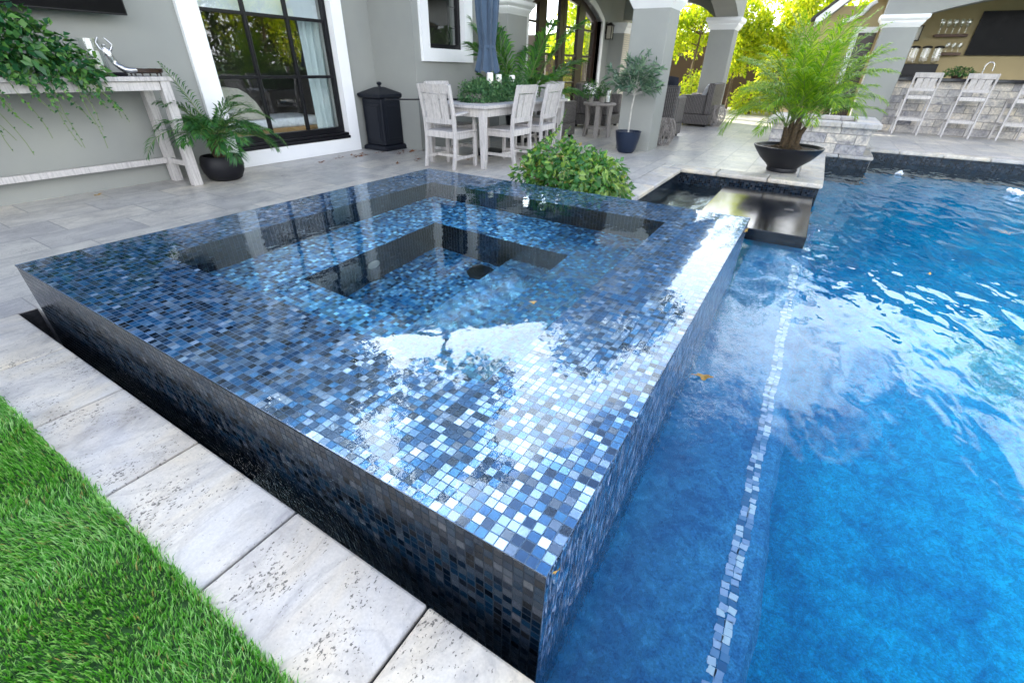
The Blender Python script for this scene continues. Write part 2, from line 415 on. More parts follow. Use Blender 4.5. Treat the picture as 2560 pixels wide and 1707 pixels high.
def make_water(name, kind):
    t = NT(name)
    o = t.obj()
    if kind == 'pool':
        wv = t.mapping(o, rot=(0, 0, R(-28)), scale=(1.0, 1.9, 1))
        n1 = t.noise(wv, 2.6, 1, 0.4, 0.4)
        n2 = t.noise(wv, 8.0, 1, 0.4, 0.4)
        sx = t.n("SeparateXYZ", Vector=o)
        far = t.n("MapRange", {'interpolation_type': 'SMOOTHSTEP'}, Value=sx.outputs[0], From_Min=0.6, From_Max=3.2, To_Min=0.18, To_Max=1.0).outputs[0]
        near = t.n("MapRange", {'interpolation_type': 'SMOOTHSTEP'}, Value=sx.outputs[1], From_Min=-0.45, From_Max=0.0, To_Min=0.0, To_Max=1.0).outputs[0]
        n3 = t.noise(t.mapping(o, scale=(1, 1.6, 1)), 26.0, 3, 0.55, 0.8)
        h = t.math('ADD', t.math('MULTIPLY', t.math('ADD', t.math('MULTIPLY', n1, 1.0), t.math('MULTIPLY', n2, 0.16)), far),
                   t.math('MULTIPLY', n3, t.math('ADD', t.math('MULTIPLY', near, 0.12), 0.004)))
        b = t.bump(h, 1.0, 0.022)
        colr = rgb(0.80, 0.95, 1.0)
    elif kind == 'spa':
        n1 = t.noise(t.mapping(o, scale=(1, 1.3, 1)), 5.0, 2, 0.5, 0.5)
        n2 = t.noise(o, 28.0, 2, 0.5, 0.4)
        h = t.math('ADD', n1, t.math('MULTIPLY', n2, 0.10))
        b = t.bump(h, 1.0, 0.0015)
        colr = rgb(0.86, 0.96, 1.0)
    elif kind == 'fall':
        n1 = t.noise(t.mapping(o, scale=(70, 70, 7)), 1.0, 3, 0.6, 0.4)
        b = t.bump(n1, 1.0, 0.004)
        colr = rgb(0.93, 0.97, 1.0)
    else:
        n1 = t.noise(t.mapping(o, scale=(30, 30, 8)), 1.0, 3, 0.6, 0.4)
        b = t.bump(n1, 1.0, 0.002)
        colr = rgb(0.93, 0.97, 1.0)
    g = t.n("BsdfGlass", Color=colr, Roughness=0.0, IOR=1.345, Normal=b)
    return t.done(g)
MAT['pool_water'] = make_water('rippled_pool_water', 'pool')
MAT['spa_water'] = make_water('still_spa_water', 'spa')
MAT['fall_water'] = make_water('falling_water_sheet', 'fall')
MAT['film_water'] = make_water('thin_water_film', 'film')

def make_pane(name, tint=(0.9, 0.95, 0.95), base=0.02):
    t = NT(name)
    bf = t.n("NewGeometry").outputs['Backfacing']
    fr = t.n("Fresnel", IOR=t.math('ADD', 1.55, t.math('MULTIPLY', bf, 1 / 1.55 - 1.55)))
    f2 = t.math('ADD', t.math('MULTIPLY', fr.outputs[0], 1.7), base)
    tr = t.n("BsdfTransparent", Color=rgb(*tint))
    gl = t.n("BsdfGlossy", Color=rgb(1, 1, 1), Roughness=0.0)
    return t.done(t.n("MixShader", Fac=f2, i1=tr.outputs[0], i2=gl.outputs[0]))
MAT['pane'] = make_pane('window_glass')
MAT['clear_glass'] = make_pane('clear_thin_glass', (0.93, 0.95, 0.95), 0.06)

# ---- foliage ------------------------------------------------------
def make_leaf(name, lo, mid, hi, transl=0.35, rough=0.45, tscale=1.6, dry=0.0):
    t = NT(name)
    isl = t.n("NewGeometry").outputs['Random Per Island']
    n = t.noise(t.obj(), tscale, 2)
    f = t.math('ADD', t.math('MULTIPLY', isl, 0.65), t.math('MULTIPLY', n, 0.35))
    col = t.ramp(f, [(0.12, lo), (0.48, mid), (0.88, hi)])
    if dry:
        col = t.mix(t.math('GREATER_THAN', isl, 1.0 - dry), col, (0.34, 0.27, 0.10))
    p = t.pbr(col, rough, 0, 0.4)
    tr = t.n("BsdfTranslucent", Color=t.mix(1.0, col, (1.5, 1.5, 0.6), 'MULTIPLY'))
    return t.done(t.n("MixShader", Fac=transl, i1=p.outputs[0], i2=tr.outputs[0]))
MAT['leaf_bush'] = make_leaf('glossy_bush_leaf', (0.02, 0.09, 0.025), (0.07, 0.22, 0.045), (0.34, 0.45, 0.09), 0.3, 0.3, 1.6, 0.015)
MAT['leaf_pothos'] = make_leaf('trailing_vine_leaf', (0.010, 0.055, 0.020), (0.022, 0.11, 0.03), (0.13, 0.28, 0.05), 0.25, 0.35)
MAT['leaf_palm_dark'] = make_leaf('dark_palm_leaflet', (0.014, 0.07, 0.02), (0.03, 0.13, 0.03), (0.09, 0.24, 0.04), 0.3)
MAT['leaf_palm'] = make_leaf('bright_palm_leaflet', (0.06, 0.17, 0.010), (0.15, 0.32, 0.014), (0.40, 0.50, 0.035), 0.5, 0.35)
MAT['leaf_olive'] = make_leaf('grey_green_narrow_leaf', (0.045, 0.10, 0.07), (0.11, 0.20, 0.14), (0.23, 0.33, 0.22), 0.25)
MAT['leaf_kentia'] = make_leaf('areca_leaflet', (0.025, 0.10, 0.03), (0.06, 0.20, 0.04), (0.16, 0.36, 0.05), 0.35)
MAT['leaf_herb'] = make_leaf('small_herb_leaf', (0.02, 0.08, 0.03), (0.05, 0.14, 0.05), (0.15, 0.27, 0.11), 0.25)
MAT['leaf_tree'] = make_leaf('garden_tree_leaf', (0.12, 0.22, 0.012), (0.38, 0.46, 0.02), (0.70, 0.66, 0.04), 0.55, 0.5, 0.6)
MAT['leaf_oak'] = make_leaf('dark_tree_leaf', (0.02, 0.05, 0.012), (0.05, 0.09, 0.02), (0.13, 0.15, 0.03), 0.3, 0.5, 0.6)
MAT['grass'] = make_leaf('turf_blade', (0.025, 0.16, 0.012), (0.11, 0.38, 0.04), (0.42, 0.62, 0.28), 0.25, 0.4, 5.0, 0.03)
MAT['stem'] = plain('green_stem', (0.12, 0.18, 0.04), 0.6)
MAT['lawn_base'] = plain('turf_backing', (0.02, 0.07, 0.012), 0.95, var=0.4, scale=30)

# ------------------------------------------------------------------ mesh helper
class MB:
    def __init__(self):
        self.v, self.f, self.mi = [], [], []
    def add(self, verts, faces, mi=0):
        o = len(self.v)
        self.v.extend([tuple(map(float, p)) for p in verts])
        for f in faces:
            self.f.append(tuple(i + o for i in f))
            self.mi.append(mi)
        return self
    def box(self, x0, x1, y0, y1, z0, z1, mi=0):
        v = [(x0, y0, z0), (x1, y0, z0), (x1, y1, z0), (x0, y1, z0), (x0, y0, z1), (x1, y0, z1), (x1, y1, z1), (x0, y1, z1)]
        f = [(0, 3, 2, 1), (4, 5, 6, 7), (0, 1, 5, 4), (1, 2, 6, 5), (2, 3, 7, 6), (3, 0, 4, 7)]
        return self.add(v, f, mi)
    def prism(self, poly, h0, h1, axis='z', mi=0):
        n = len(poly)
        def mk(p, h):
            return {'z': (p[0], p[1], h), 'x': (h, p[0], p[1]), 'y': (p[0], h, p[1])}[axis]
        v = [mk(p, h0) for p in poly] + [mk(p, h1) for p in poly]
        f = [tuple(range(n))[::-1], tuple(range(n, 2 * n))] + [(i, (i + 1) % n, n + (i + 1) % n, n + i) for i in range(n)]
        return self.add(v, f, mi)
    def lathe(self, prof, c=(0, 0, 0), n=24, caps=True, mi=0, rot=0.0):
        v, f = [], []
        for r, z in prof:
            for i in range(n):
                a = 2 * math.pi * i / n + rot
                v.append((c[0] + r * math.cos(a), c[1] + r * math.sin(a), c[2] + z))
        for j in range(len(prof) - 1):
            for i in range(n):
                f.append((j * n + i, j * n + (i + 1) % n, (j + 1) * n + (i + 1) % n, (j + 1) * n + i))
        if caps:
            f.append(tuple(range(n))[::-1])
            f.append(tuple((len(prof) - 1) * n + i for i in range(n)))
        return self.add(v, f, mi)
    def tube(self, pts, rad, n=8, mi=0, caps=True):
        pts = [Vector(p) for p in pts]
        if not hasattr(rad, '__len__'):
            rad = [rad] * len(pts)
        v, f = [], []
        up = Vector((0, 0, 1))
        prev = None
        for i, p in enumerate(pts):
            d = (pts[min(i + 1, len(pts) - 1)] - pts[max(i - 1, 0)])
            d = d.normalized() if d.length > 1e-9 else Vector((0, 0, 1))
            if prev is None:
                a = d.cross(up if abs(d.z) < 0.95 else Vector((1, 0, 0))).normalized()
            else:
                a = (prev - d * prev.dot(d)).normalized()
            prev = a
            b = d.cross(a)
            for k_ in range(n):
                t = 2 * math.pi * k_ / n
                v.append(p + (a * math.cos(t) + b * math.sin(t)) * rad[i])
        for j in range(len(pts) - 1):
            for i in range(n):
                f.append((j * n + i, j * n + (i + 1) % n, (j + 1) * n + (i + 1) % n, (j + 1) * n + i))
        if caps:
            f.append(tuple(range(n))[::-1])
            f.append(tuple((len(pts) - 1) * n + i for i in range(n)))
        return self.add(v, f, mi)
    def sweep(self, pts, wx, wy, side=(1, 0, 0), mi=0):
        """rectangular section along pts; 'side' is the direction of width wx"""
        pts = [Vector(p) for p in pts]
        s = Vector(side)
        v, f = [], []
        for i, p in enumerate(pts):
            d = (pts[min(i + 1, len(pts) - 1)] - pts[max(i - 1, 0)]).normalized()
            q = d.cross(s).normalized()
            for a, b in ((-1, -1), (1, -1), (1, 1), (-1, 1)):
                v.append(p + s * (a * wx / 2) + q * (b * wy / 2))
        for j in range(len(pts) - 1):
            for i in range(4):
                f.append((j * 4 + i, j * 4 + (i + 1) % 4, (j + 1) * 4 + (i + 1) % 4, (j + 1) * 4 + i))
        f.append((3, 2, 1, 0))
        m = (len(pts) - 1) * 4
        f.append((m, m + 1, m + 2, m + 3))
        return self.add(v, f, mi)
    def build(self, name, mat, parent=None, smooth=False, bevel=0.0, loc=None, segs=2, label=None, recalc=True):
        me = bpy.data.meshes.new(name)
        me.from_pydata(self.v, [], self.f)
        mats = mat if isinstance(mat, (list, tuple)) else [mat]
        for m in mats:
            me.materials.append(MAT[m] if isinstance(m, str) else m)
        if len(mats) > 1:
            me.polygons.foreach_set('material_index', self.mi)
        bm = bmesh.new()
        bm.from_mesh(me)
        if recalc:
            bmesh.ops.recalc_face_normals(bm, faces=bm.faces)
        bm.normal_update()
        uvl = bm.loops.layers.uv.new("UVMap")
        for fc in bm.faces:
            nx, ny, nz = abs(fc.normal.x), abs(fc.normal.y), abs(fc.normal.z)
            for lp in fc.loops:
                co = lp.vert.co
                lp[uvl].uv = (co.x, co.y) if nz >= max(nx, ny) else ((co.y, co.z) if nx >= ny else (co.x, co.z))
        bm.to_mesh(me)
        bm.free()
        if smooth:
            me.polygons.foreach_set('use_smooth', [True] * len(me.polygons))
            try:
                me.set_sharp_from_angle(angle=R(40))
            except Exception:
                pass
        o = bpy.data.objects.new(name, me)
        COL.objects.link(o)
        if bevel:
            md = o.modifiers.new('Bevel', 'BEVEL')
            md.width = bevel
            md.segments = segs
            md.limit_method = 'ANGLE'
        if parent is not None:
            o.parent = parent
        if loc is not None:
            o.location = loc
        if label:
            o['label'] = label
        return o

def raw_mesh(name, V, F, mat, parent=None, smooth=False, flat_up=False):
    me = bpy.data.meshes.new(name)
    V = np.asarray(V, dtype=np.float32)
    F = np.asarray(F, dtype=np.int32)
    nf, k_ = F.shape
    me.vertices.add(len(V))
    me.vertices.foreach_set('co', V.ravel())
    me.loops.add(nf * k_)
    me.loops.foreach_set('vertex_index', F.ravel())
    me.polygons.add(nf)
    me.polygons.foreach_set('loop_start', np.arange(0, nf * k_, k_, dtype=np.int32))
    me.update(calc_edges=True)
    me.validate()
    me.materials.append(MAT[mat] if isinstance(mat, str) else mat)
    if smooth:
        me.polygons.foreach_set('use_smooth', [True] * nf)
    o = bpy.data.objects.new(name, me)
    COL.objects.link(o)
    if parent is not None:
        o.parent = parent
    return o

def tag(o, label, cat, group=None):
    o['label'] = label
    o['category'] = cat
    if group:
        o['group'] = group
    return o
def thing(name, label, cat, loc=(0, 0, 0), rz=0.0, group=None):
    o = bpy.data.objects.new(name, None)
    COL.objects.link(o)
    o.location = loc
    o.rotation_euler = (0, 0, rz)
    o.empty_display_size = 0.1
    return tag(o, label, cat, group)
def struct(o):
    o['kind'] = 'structure'
    return o
def dup(root, loc, rz, label=None):
    r = root.copy()
    COL.objects.link(r)
    r.location = loc
    r.rotation_euler = (0, 0, rz)
    if label:
        r['label'] = label
    for ch in list(root.children):
        c_ = ch.copy()
        COL.objects.link(c_)
        c_.parent = r
        for g in list(ch.children):
            d_ = g.copy()
            COL.objects.link(d_)
            d_.parent = c_
    return r

# leaves: arrays of base point, direction, normal, length, width  ->  folded two-triangle leaves
def unit(a):
    return a / (np.linalg.norm(a, axis=1, keepdims=True) + 1e-9)
def leaf_arrays(P, D, Nn, L, Wd, fold=0.18, droop=0.0):
    D = unit(D)
    S = unit(np.cross(D, Nn))
    U = np.cross(S, D)
    L = np.asarray(L)[:, None]
    Wd = np.asarray(Wd)[:, None]
    b = P
    tip = P + D * L - np.array([0, 0, 1.0]) * (droop * L)
    l = P + D * L * 0.45 + S * Wd * 0.5 + U * Wd * fold
    r = P + D * L * 0.45 - S * Wd * 0.5 + U * Wd * fold
    n = len(P)
    V = np.stack([b, l, tip, r], 1).reshape(-1, 3)
    i = np.arange(n)[:, None] * 4
    F = np.concatenate([i + np.array([[0, 2, 1]]), i + np.array([[0, 3, 2]])], 0)
    return V, F
class Leaves:
    def __init__(self):
        self.V, self.F, self.o = [], [], 0
    def add(self, *a, **k_):
        V, F = leaf_arrays(*a, **k_)
        self.V.append(V)
        self.F.append(F + self.o)
        self.o += len(V)
    def build(self, name, mat, parent=None):
        return raw_mesh(name, np.concatenate(self.V), np.concatenate(self.F), mat, parent)
def rdir(n, zlo=-1.0, zhi=1.0):
    z = rng.uniform(zlo, zhi, n)
    a = rng.uniform(0, 2 * math.pi, n)
    r = np.sqrt(np.maximum(0, 1 - z * z))
    return np.stack([r * np.cos(a), r * np.sin(a), z], 1)

# ================================================================== SETTING
SX, SY, ST = 3.057, 2.929, 0.26        # spa footprint and top
WL = -0.19                             # pool water level
# ---- ground beyond the terrace
m = MB()
for x0, x1, y0, y1 in ((-300, -2.6, -300, 300), (-2.6, 10.6, -300, -5.2), (10.6, 300, -300, -7.5), (-2.6, 300, 9.0, 300), (20.0, 300, -7.5, 9.0)):
    m.add([(x0, y0, -0.05), (x1, y0, -0.05), (x1, y1, -0.05), (x0, y1, -0.05)], [(0, 1, 2, 3)])
struct(m.build('ground', 'lawn_base'))
m = MB()
m.add([(-2.6, -5.2, -0.004), (-0.36, -5.2, -0.004), (-0.36, 3.05, -0.004), (-2.6, 3.05, -0.004)], [(0, 1, 2, 3)])
struct(m.build('lawn_ground', 'lawn_base'))

# ---- terrace
m = MB()
m.box(-2.6, 0.0, 3.02, 5.74, -0.5, 0)
m.box(0.0, SX, SY + 0.004, 5.74, -0.5, 0)
m.box(SX, 6.2, 1.465, 6.0, -0.5, 0)
m.box(6.2, 20.0, 1.465, 9.0, -0.5, 0)
m.box(6.5, 20.0, -0.2, 1.465, -0.5, 0)
m.box(9.42, 20.0, -1.17, -0.2, -0.5, 0)
m.box(10.6, 20.0, -7.5, -1.17, -0.5, 0)
struct(m.build('terrace_paving', 'patio'))

# ---- coping stones (rounded edges, each stone an island)
m = MB()
def stones(x0, x1, y0, y1, step, along, z1=0.006, gap=0.006, first=0.0, th=0.055):
    a, b = (x0, x1) if along == 'x' else (y0, y1)
    p = a - first
    while p < b - 0.02:
        q = min(p + step, b)
        p0 = max(p, a)
        if along == 'x':
            m.box(p0 + gap / 2, q - gap / 2, y0, y1, z1 - th, z1)
        else:
            m.box(x0, x1, p0 + gap / 2, q - gap / 2, z1 - th, z1)
        p = q
stones(SX + 0.03, 6.2, 1.165, 1.462, 0.61, 'x')
stones(6.2, 6.498, -0.5, 1.462, 0.61, 'y')
stones(6.5, 9.12, -0.5, -0.203, 0.61, 'x')
stones(9.12, 9.418, -1.17, -0.203, 0.49, 'y')
stones(9.42, 10.3, -1.17, -0.9, 0.61, 'x', 0.007)
stones(10.3, 10.598, -6.5, -1.17, 0.61, 'y')
struct(m.build('pool_coping', 'cap', bevel=0.018, segs=3))
m = MB()
JO = (-2.33, -1.79, -1.27, -0.75, -0.255, 0.27, 0.775, 1.305, 1.86, 2.42, 3.015)
for a, b in zip(JO[:-1], JO[1:]):
    m.box(-0.362, -0.075, a + 0.0035, b - 0.0035, -0.06, 0.004)
struct(m.build('stone_edging', 'coping', bevel=0.007, segs=2))
m = MB()
m.box(-0.36, -0.079, -2.4, 3.012, -0.5, -0.012)          # bed under the edging, its joints show as grout
m.box(-0.079, 0.0, 3.012, 3.02, -0.5, -0.004)
struct(m.build('edging_bed', 'counter'))

# ---- overflow slot along the tub
m = MB()
m.box(-0.078, -0.0005, -0.02, 3.02, -0.5, -0.30)
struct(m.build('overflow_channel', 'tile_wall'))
m = MB()
m.add([(-0.079, -0.02, -0.20), (-0.0045, -0.02, -0.20), (-0.0045, 3.02, -0.20), (-0.079, 3.02, -0.20)], [(0, 1, 2, 3)])
struct(m.build('channel_water', 'film_water', recalc=False))

# ---- pool shell
m = MB()
zt, zb = -0.048, -1.55
r_ = 0.03
pts = [(SX, 1.165 + r_), (6.2 + r_, 1.165 + r_), (6.2 + r_, -0.5 + r_), (9.12 + r_, -0.5 + r_), (9.12 + r_, -1.17 + r_), (10.3 + r_, -1.17 + r_), (10.3 + r_, -6.5)]
for (ax, ay), (bx, by) in zip(pts[:-1], pts[1:]):
    m.add([(ax, ay, zt), (bx, by, zt), (bx, by, zb), (ax, ay, zb)], [(0, 1, 2, 3)])
m.add([(-0.09, -6.5, -0.01), (-0.09, -0.02, -0.01), (-0.09, -0.02, zb), (-0.09, -6.5, zb)], [(0, 1, 2, 3)])
m.add([(-0.09, -6.5, zt), (10.33, -6.5, zt), (10.33, -6.5, zb), (-0.09, -6.5, zb)], [(0, 1, 2, 3)])
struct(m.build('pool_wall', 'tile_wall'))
m = MB()
m.add([(-0.1, -6.5, zb), (10.4, -6.5, zb), (10.4, 1.2, zb), (-0.1, 1.2, zb)], [(0, 1, 2, 3)])
struct(m.build('pool_floor', 'plaster'))
LZ = -0.47
m = MB()
# bench ledge along the tub, with a slightly wavering rounded edge
for i in range(60):
    x0, x1 = -0.09 + i * 0.09, -0.09 + (i + 1) * 0.09
    e0, e1 = (-0.485 + 0.008 * math.sin(x0 * 7.0) + 0.004 * math.sin(x0 * 19.0), -0.485 + 0.008 * math.sin(x1 * 7.0) + 0.004 * math.sin(x1 * 19.0))
    m.add([(x0, -0.001, LZ), (x1, -0.001, LZ), (x1, e1, LZ), (x0, e0, LZ), (x0, e0 - 0.02, LZ - 0.03), (x1, e1 - 0.02, LZ - 0.03), (x0, e0 - 0.03, zb), (x1, e1 - 0.03, zb)],
          [(0, 1, 2, 3), (3, 2, 5, 4), (4, 5, 7, 6)])
struct(m.build('pool_ledge', 'ledge'))
# two rows of mosaic set into the ledge
t = NT('loose_edge_mosaic')
isl = t.n("NewGeometry").outputs['Random Per Island']
cc = t.ramp(isl, [(0.0, (0.03, 0.14, 0.32)), (0.18, (0.10, 0.28, 0.50)), (0.36, (0.36, 0.47, 0.70)), (0.62, (0.62, 0.66, 0.85)), (0.8, (0.85, 0.87, 0.95)), (1.0, (0.92, 0.92, 0.92))])
MAT['edge_mosaic'] = t.done(t.pbr(cc, 0.3, 0, 0.5))
m = MB()
x = -0.05
while x < 3.9:
    for row in (0, 1):
        cx, cy = x + rng.uniform(-.003, .003), -0.398 - row * 0.026 + rng.uniform(-.004, .004) + .004 * math.sin(x * 11)
        if rng.random() < 0.02:
            continue
        a = rng.uniform(-0.17, 0.17)
        h = 0.0125
        m.add([(cx + h * (px * math.cos(a) - py * math.sin(a)), cy + h * (px * math.sin(a) + py * math.cos(a)), LZ + 0.004) for px, py in ((-1, -1), (1, -1), (1, 1), (-1, 1))], [(0, 1, 2, 3)])
    x += 0.0262
struct(m.build('ledge_mosaic', 'edge_mosaic'))
m = MB()
m.add([(-0.09, -6.5, WL), (10.34, -6.5, WL), (10.34, 1.2, WL), (-0.09, 1.2, WL)], [(0, 1, 2, 3)])
struct(m.build('pool_water', 'pool_water', recalc=False))

# ================================================================== RAISED SPA
spa = thing('hot_tub', 'square raised spa clad in blue glass mosaic with water to its brim', 'hot tub')
RX0, RX1, RY0, RY1 = 0.46, 2.60, 0.47, 2.50
BZ = ST - 0.47
WX0, WX1, WY0, WY1 = 0.90, 2.07, 0.92, 2.03
FZ = ST - 0.95
def ring(m, ox0, ox1, oy0, oy1, ix0, ix1, iy0, iy1, z):
    v = [(ox0, oy0, z), (ox1, oy0, z), (ox1, oy1, z), (ox0, oy1, z), (ix0, iy0, z), (ix1, iy0, z), (ix1, iy1, z), (ix0, iy1, z)]
    m.add(v, [(0, 1, 5, 4), (1, 2, 6, 5), (2, 3, 7, 6), (3, 0, 4, 7)])
def well(m, x0, x1, y0, y1, z1, z0):
    m.add([(x0, y0, z1), (x1, y0, z1), (x1, y1, z1), (x0, y1, z1), (x0, y0, z0), (x1, y0, z0), (x1, y1, z0), (x0, y1, z0)],
          [(0, 1, 5, 4), (1, 2, 6, 5), (2, 3, 7, 6), (3, 0, 4, 7)])
m = MB(); ring(m, 0, SX, 0, SY, RX0, RX1, RY0, RY1, ST)
m.build('rim', 'tile', spa)
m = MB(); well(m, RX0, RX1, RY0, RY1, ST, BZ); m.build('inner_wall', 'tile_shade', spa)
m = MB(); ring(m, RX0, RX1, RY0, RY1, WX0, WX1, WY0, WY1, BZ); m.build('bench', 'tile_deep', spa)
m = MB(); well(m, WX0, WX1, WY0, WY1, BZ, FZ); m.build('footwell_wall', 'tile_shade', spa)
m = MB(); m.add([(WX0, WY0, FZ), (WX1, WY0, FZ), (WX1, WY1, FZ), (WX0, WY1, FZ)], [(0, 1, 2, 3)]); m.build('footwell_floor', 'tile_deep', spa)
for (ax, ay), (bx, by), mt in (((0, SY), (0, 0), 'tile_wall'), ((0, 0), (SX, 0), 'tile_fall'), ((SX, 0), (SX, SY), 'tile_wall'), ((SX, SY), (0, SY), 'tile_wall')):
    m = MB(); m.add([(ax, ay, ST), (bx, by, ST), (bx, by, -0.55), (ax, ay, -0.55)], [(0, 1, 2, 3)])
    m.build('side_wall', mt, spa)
m = MB()
m.lathe([(0.0, 0.022), (0.075, 0.022), (0.085, 0.014), (0.10, 0.006), (0.102, 0.0)], (1.93, 1.52, FZ), 32, False)
dr = m.build('drain_cover', 'drain', spa, smooth=True)
m = MB()
for k_ in range(3):
    r0 = 0.02 + 0.022 * k_
    m.lathe([(r0, 0.0225), (r0, 0.026), (r0 + 0.008, 0.026), (r0 + 0.008, 0.0225)], (1.93, 1.52, FZ), 28, False)
m.build('grate_ring', 'black_frame', dr)
m = MB()
m.lathe([(0.0, 0.012), (0.035, 0.012), (0.05, 0.006), (0.052, 0.0)], (0, 0, 0), 24, False)
lt = m.build('tub_light', 'lantern_glass', spa, smooth=True)
lt.location = (1.42, WY1 - 0.002, FZ + 0.24); lt.rotation_euler = (R(90), 0, 0)

# water: brimming sheet and the film running down the two open sides
m = MB()
e = 0.0035
zt = ST + e
def lip(o_, z):
    return [(-o_, -o_, z), (SX + o_, -o_, z), (SX + o_, SY + o_, z), (-o_, SY + o_, z)]
V = lip(e - .006, zt) + lip(e - .0025, zt - .0008) + lip(e - .0006, zt - .0028) + lip(e, zt - .006)
m.add(V, [(0, 1, 2, 3)], 0)
F, Mi = [], []
for j in range(3):
    for i in range(4):
        F.append((j * 4 + i, j * 4 + 4 + i, j * 4 + 4 + (i + 1) % 4, j * 4 + (i + 1) % 4)); Mi.append(2)
m.f += F; m.mi += Mi
struct(m.build('spa_water', ['spa_water', 'fall_water', 'film_water'], recalc=False))

# stepping slab between the tub and the terrace
sl = thing('stepping_slab', 'wet black stone slab floating just above the pool behind the tub corner', 'stepping stone')
m = MB(); m.box(4.22, 6.0, -0.43, 0.565, -0.30, -0.115)
m.build('slab', 'slab', sl, bevel=0.006)
m = MB(); m.box(5.15, 5.24, -0.27, -0.18, -0.1149, -0.112)
m.build('skimmer_plug', 'counter', sl)

# ================================================================== HOUSE
house = thing('house', 'grey stucco house with white window surrounds and arched loggia', 'house')
W1Y, W3Y = 5.70, 4.88
EAVE = 3.15
def wall_y(name, x0, x1, y, z0, z1, hole=None, th=0.25, mat='stucco', parent=house):
    """wall facing -Y with an optional rectangular opening"""
    m = MB()
    if hole:
        a, b, c, d = hole
        m.box(x0, a, y, y + th, z0, z1); m.box(b, x1, y, y + th, z0, z1)
        m.box(a, b, y, y + th, z0, c); m.box(a, b, y, y + th, d, z1)
    else:
        m.box(x0, x1, y, y + th, z0, z1)
    return m.build(name, mat, parent)
wall_y('wall', -7.0, 5.15, W1Y, -0.05, EAVE, (2.74, 4.46, 0.18, 2.92))
m = MB(); m.box(5.15, 5.4, W3Y + 0.25, 5.95, -0.05, EAVE); m.build('wall', 'stucco', house)
wall_y('wall', 5.15, 7.4, W3Y, -0.05, EAVE, (5.45, 6.30, 1.34, 2.6))

def surround(x0, x1, z0, z1, ix0, ix1, iz0, iz1, y, th, parent, name='surround'):
    m = MB()
    m.box(x0, ix0, y, y + th, z0, z1); m.box(ix1, x1, y, y + th, z0, z1)
    m.box(ix0, ix1, y, y + th, z0, iz0); m.box(ix0, ix1, y, y + th, iz1, z1)
    return m.build(name, 'white', parent)
# large window
xs = (2.765, 3.31, 3.865, 4.42)
zs = (0.33, 0.965, 1.60, 2.24, 2.88)
m = MB()
fy = W1Y + 0.06
m.box(2.742, 2.79, fy, fy + .07, .185, 2.915); m.box(4.41, 4.458, fy, fy + .07, .185, 2.915)
m.box(2.79, 4.41, fy, fy + .07, .185, .33); m.box(2.79, 4.41, fy, fy + .07, 2.86, 2.915)
for xx in xs[1:3]:
    m.box(xx - .018, xx + .018, fy + .008, fy + .062, .33, 2.86)
for zz in zs[1:4]:
    for a, b in ((2.79, xs[1] - .018), (xs[1] + .018, xs[2] - .018), (xs[2] + .018, 4.41)):
        m.box(a, b, fy + .01, fy + .06, zz - .018, zz + .018)
win = m.build('window', 'black_frame', house, bevel=0.004)
m = MB(); m.add([(2.79, fy + .033, .33), (4.41, fy + .033, .33), (4.41, fy + .033, 2.86), (2.79, fy + .033, 2.86)], [(0, 1, 2, 3)]); m.build('pane', 'pane', win)
surround(2.52, 4.64, 0.004, 3.06, 2.742, 4.458, 0.184, 2.916, W1Y - 0.045, 0.10, win)
m = MB(); m.box(2.742, 4.458, W1Y - 0.06, fy - .001, .186, .225); m.box(2.742, 4.458, W1Y - 0.03, fy - .001, .2255, .262); m.build('sill', 'black_frame', win, bevel=0.006)
# small window
m = MB()
sy = W3Y + 0.05
m.box(5.455, 5.52, sy, sy + .07, 1.345, 2.595); m.box(6.235, 6.295, sy, sy + .07, 1.345, 2.595)
m.box(5.52, 6.235, sy, sy + .07, 1.345, 1.405); m.box(5.52, 6.235, sy, sy + .07, 2.54, 2.595)
win2 = m.build('window', 'black_frame', house, bevel=0.004)
m = MB()
m.box(6.06, 6.085, sy + .04, sy + .06, 1.405, 2.54)
for zz in (1.62, 1.88, 2.14):
    m.box(6.085, 6.235, sy + .042, sy + .058, zz - .009, zz + .009)
m.build('muntin', 'black_frame', win2)
m = MB(); m.add([(5.52, sy + .032, 1.405), (6.235, sy + .032, 1.405), (6.235, sy + .032, 2.54), (5.52, sy + .032, 2.54)], [(0, 1, 2, 3)]); m.build('pane', 'pane', win2)
surround(5.285, 6.50, 1.18, 2.78, 5.455, 6.295, 1.344, 2.596, W3Y - 0.04, 0.095, win2)

# rooms behind the glass
m = MB()
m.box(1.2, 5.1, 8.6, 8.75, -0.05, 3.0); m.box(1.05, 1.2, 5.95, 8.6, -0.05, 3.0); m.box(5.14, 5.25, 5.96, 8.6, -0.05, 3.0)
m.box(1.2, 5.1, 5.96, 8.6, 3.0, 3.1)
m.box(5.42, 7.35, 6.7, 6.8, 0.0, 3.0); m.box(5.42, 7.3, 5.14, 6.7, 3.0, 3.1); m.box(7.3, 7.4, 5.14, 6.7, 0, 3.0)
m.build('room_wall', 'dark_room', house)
m = MB(); m.box(1.2, 5.13, 5.96, 8.6, -0.02, 0.03); m.build('room_floor', 'room_floor', house)

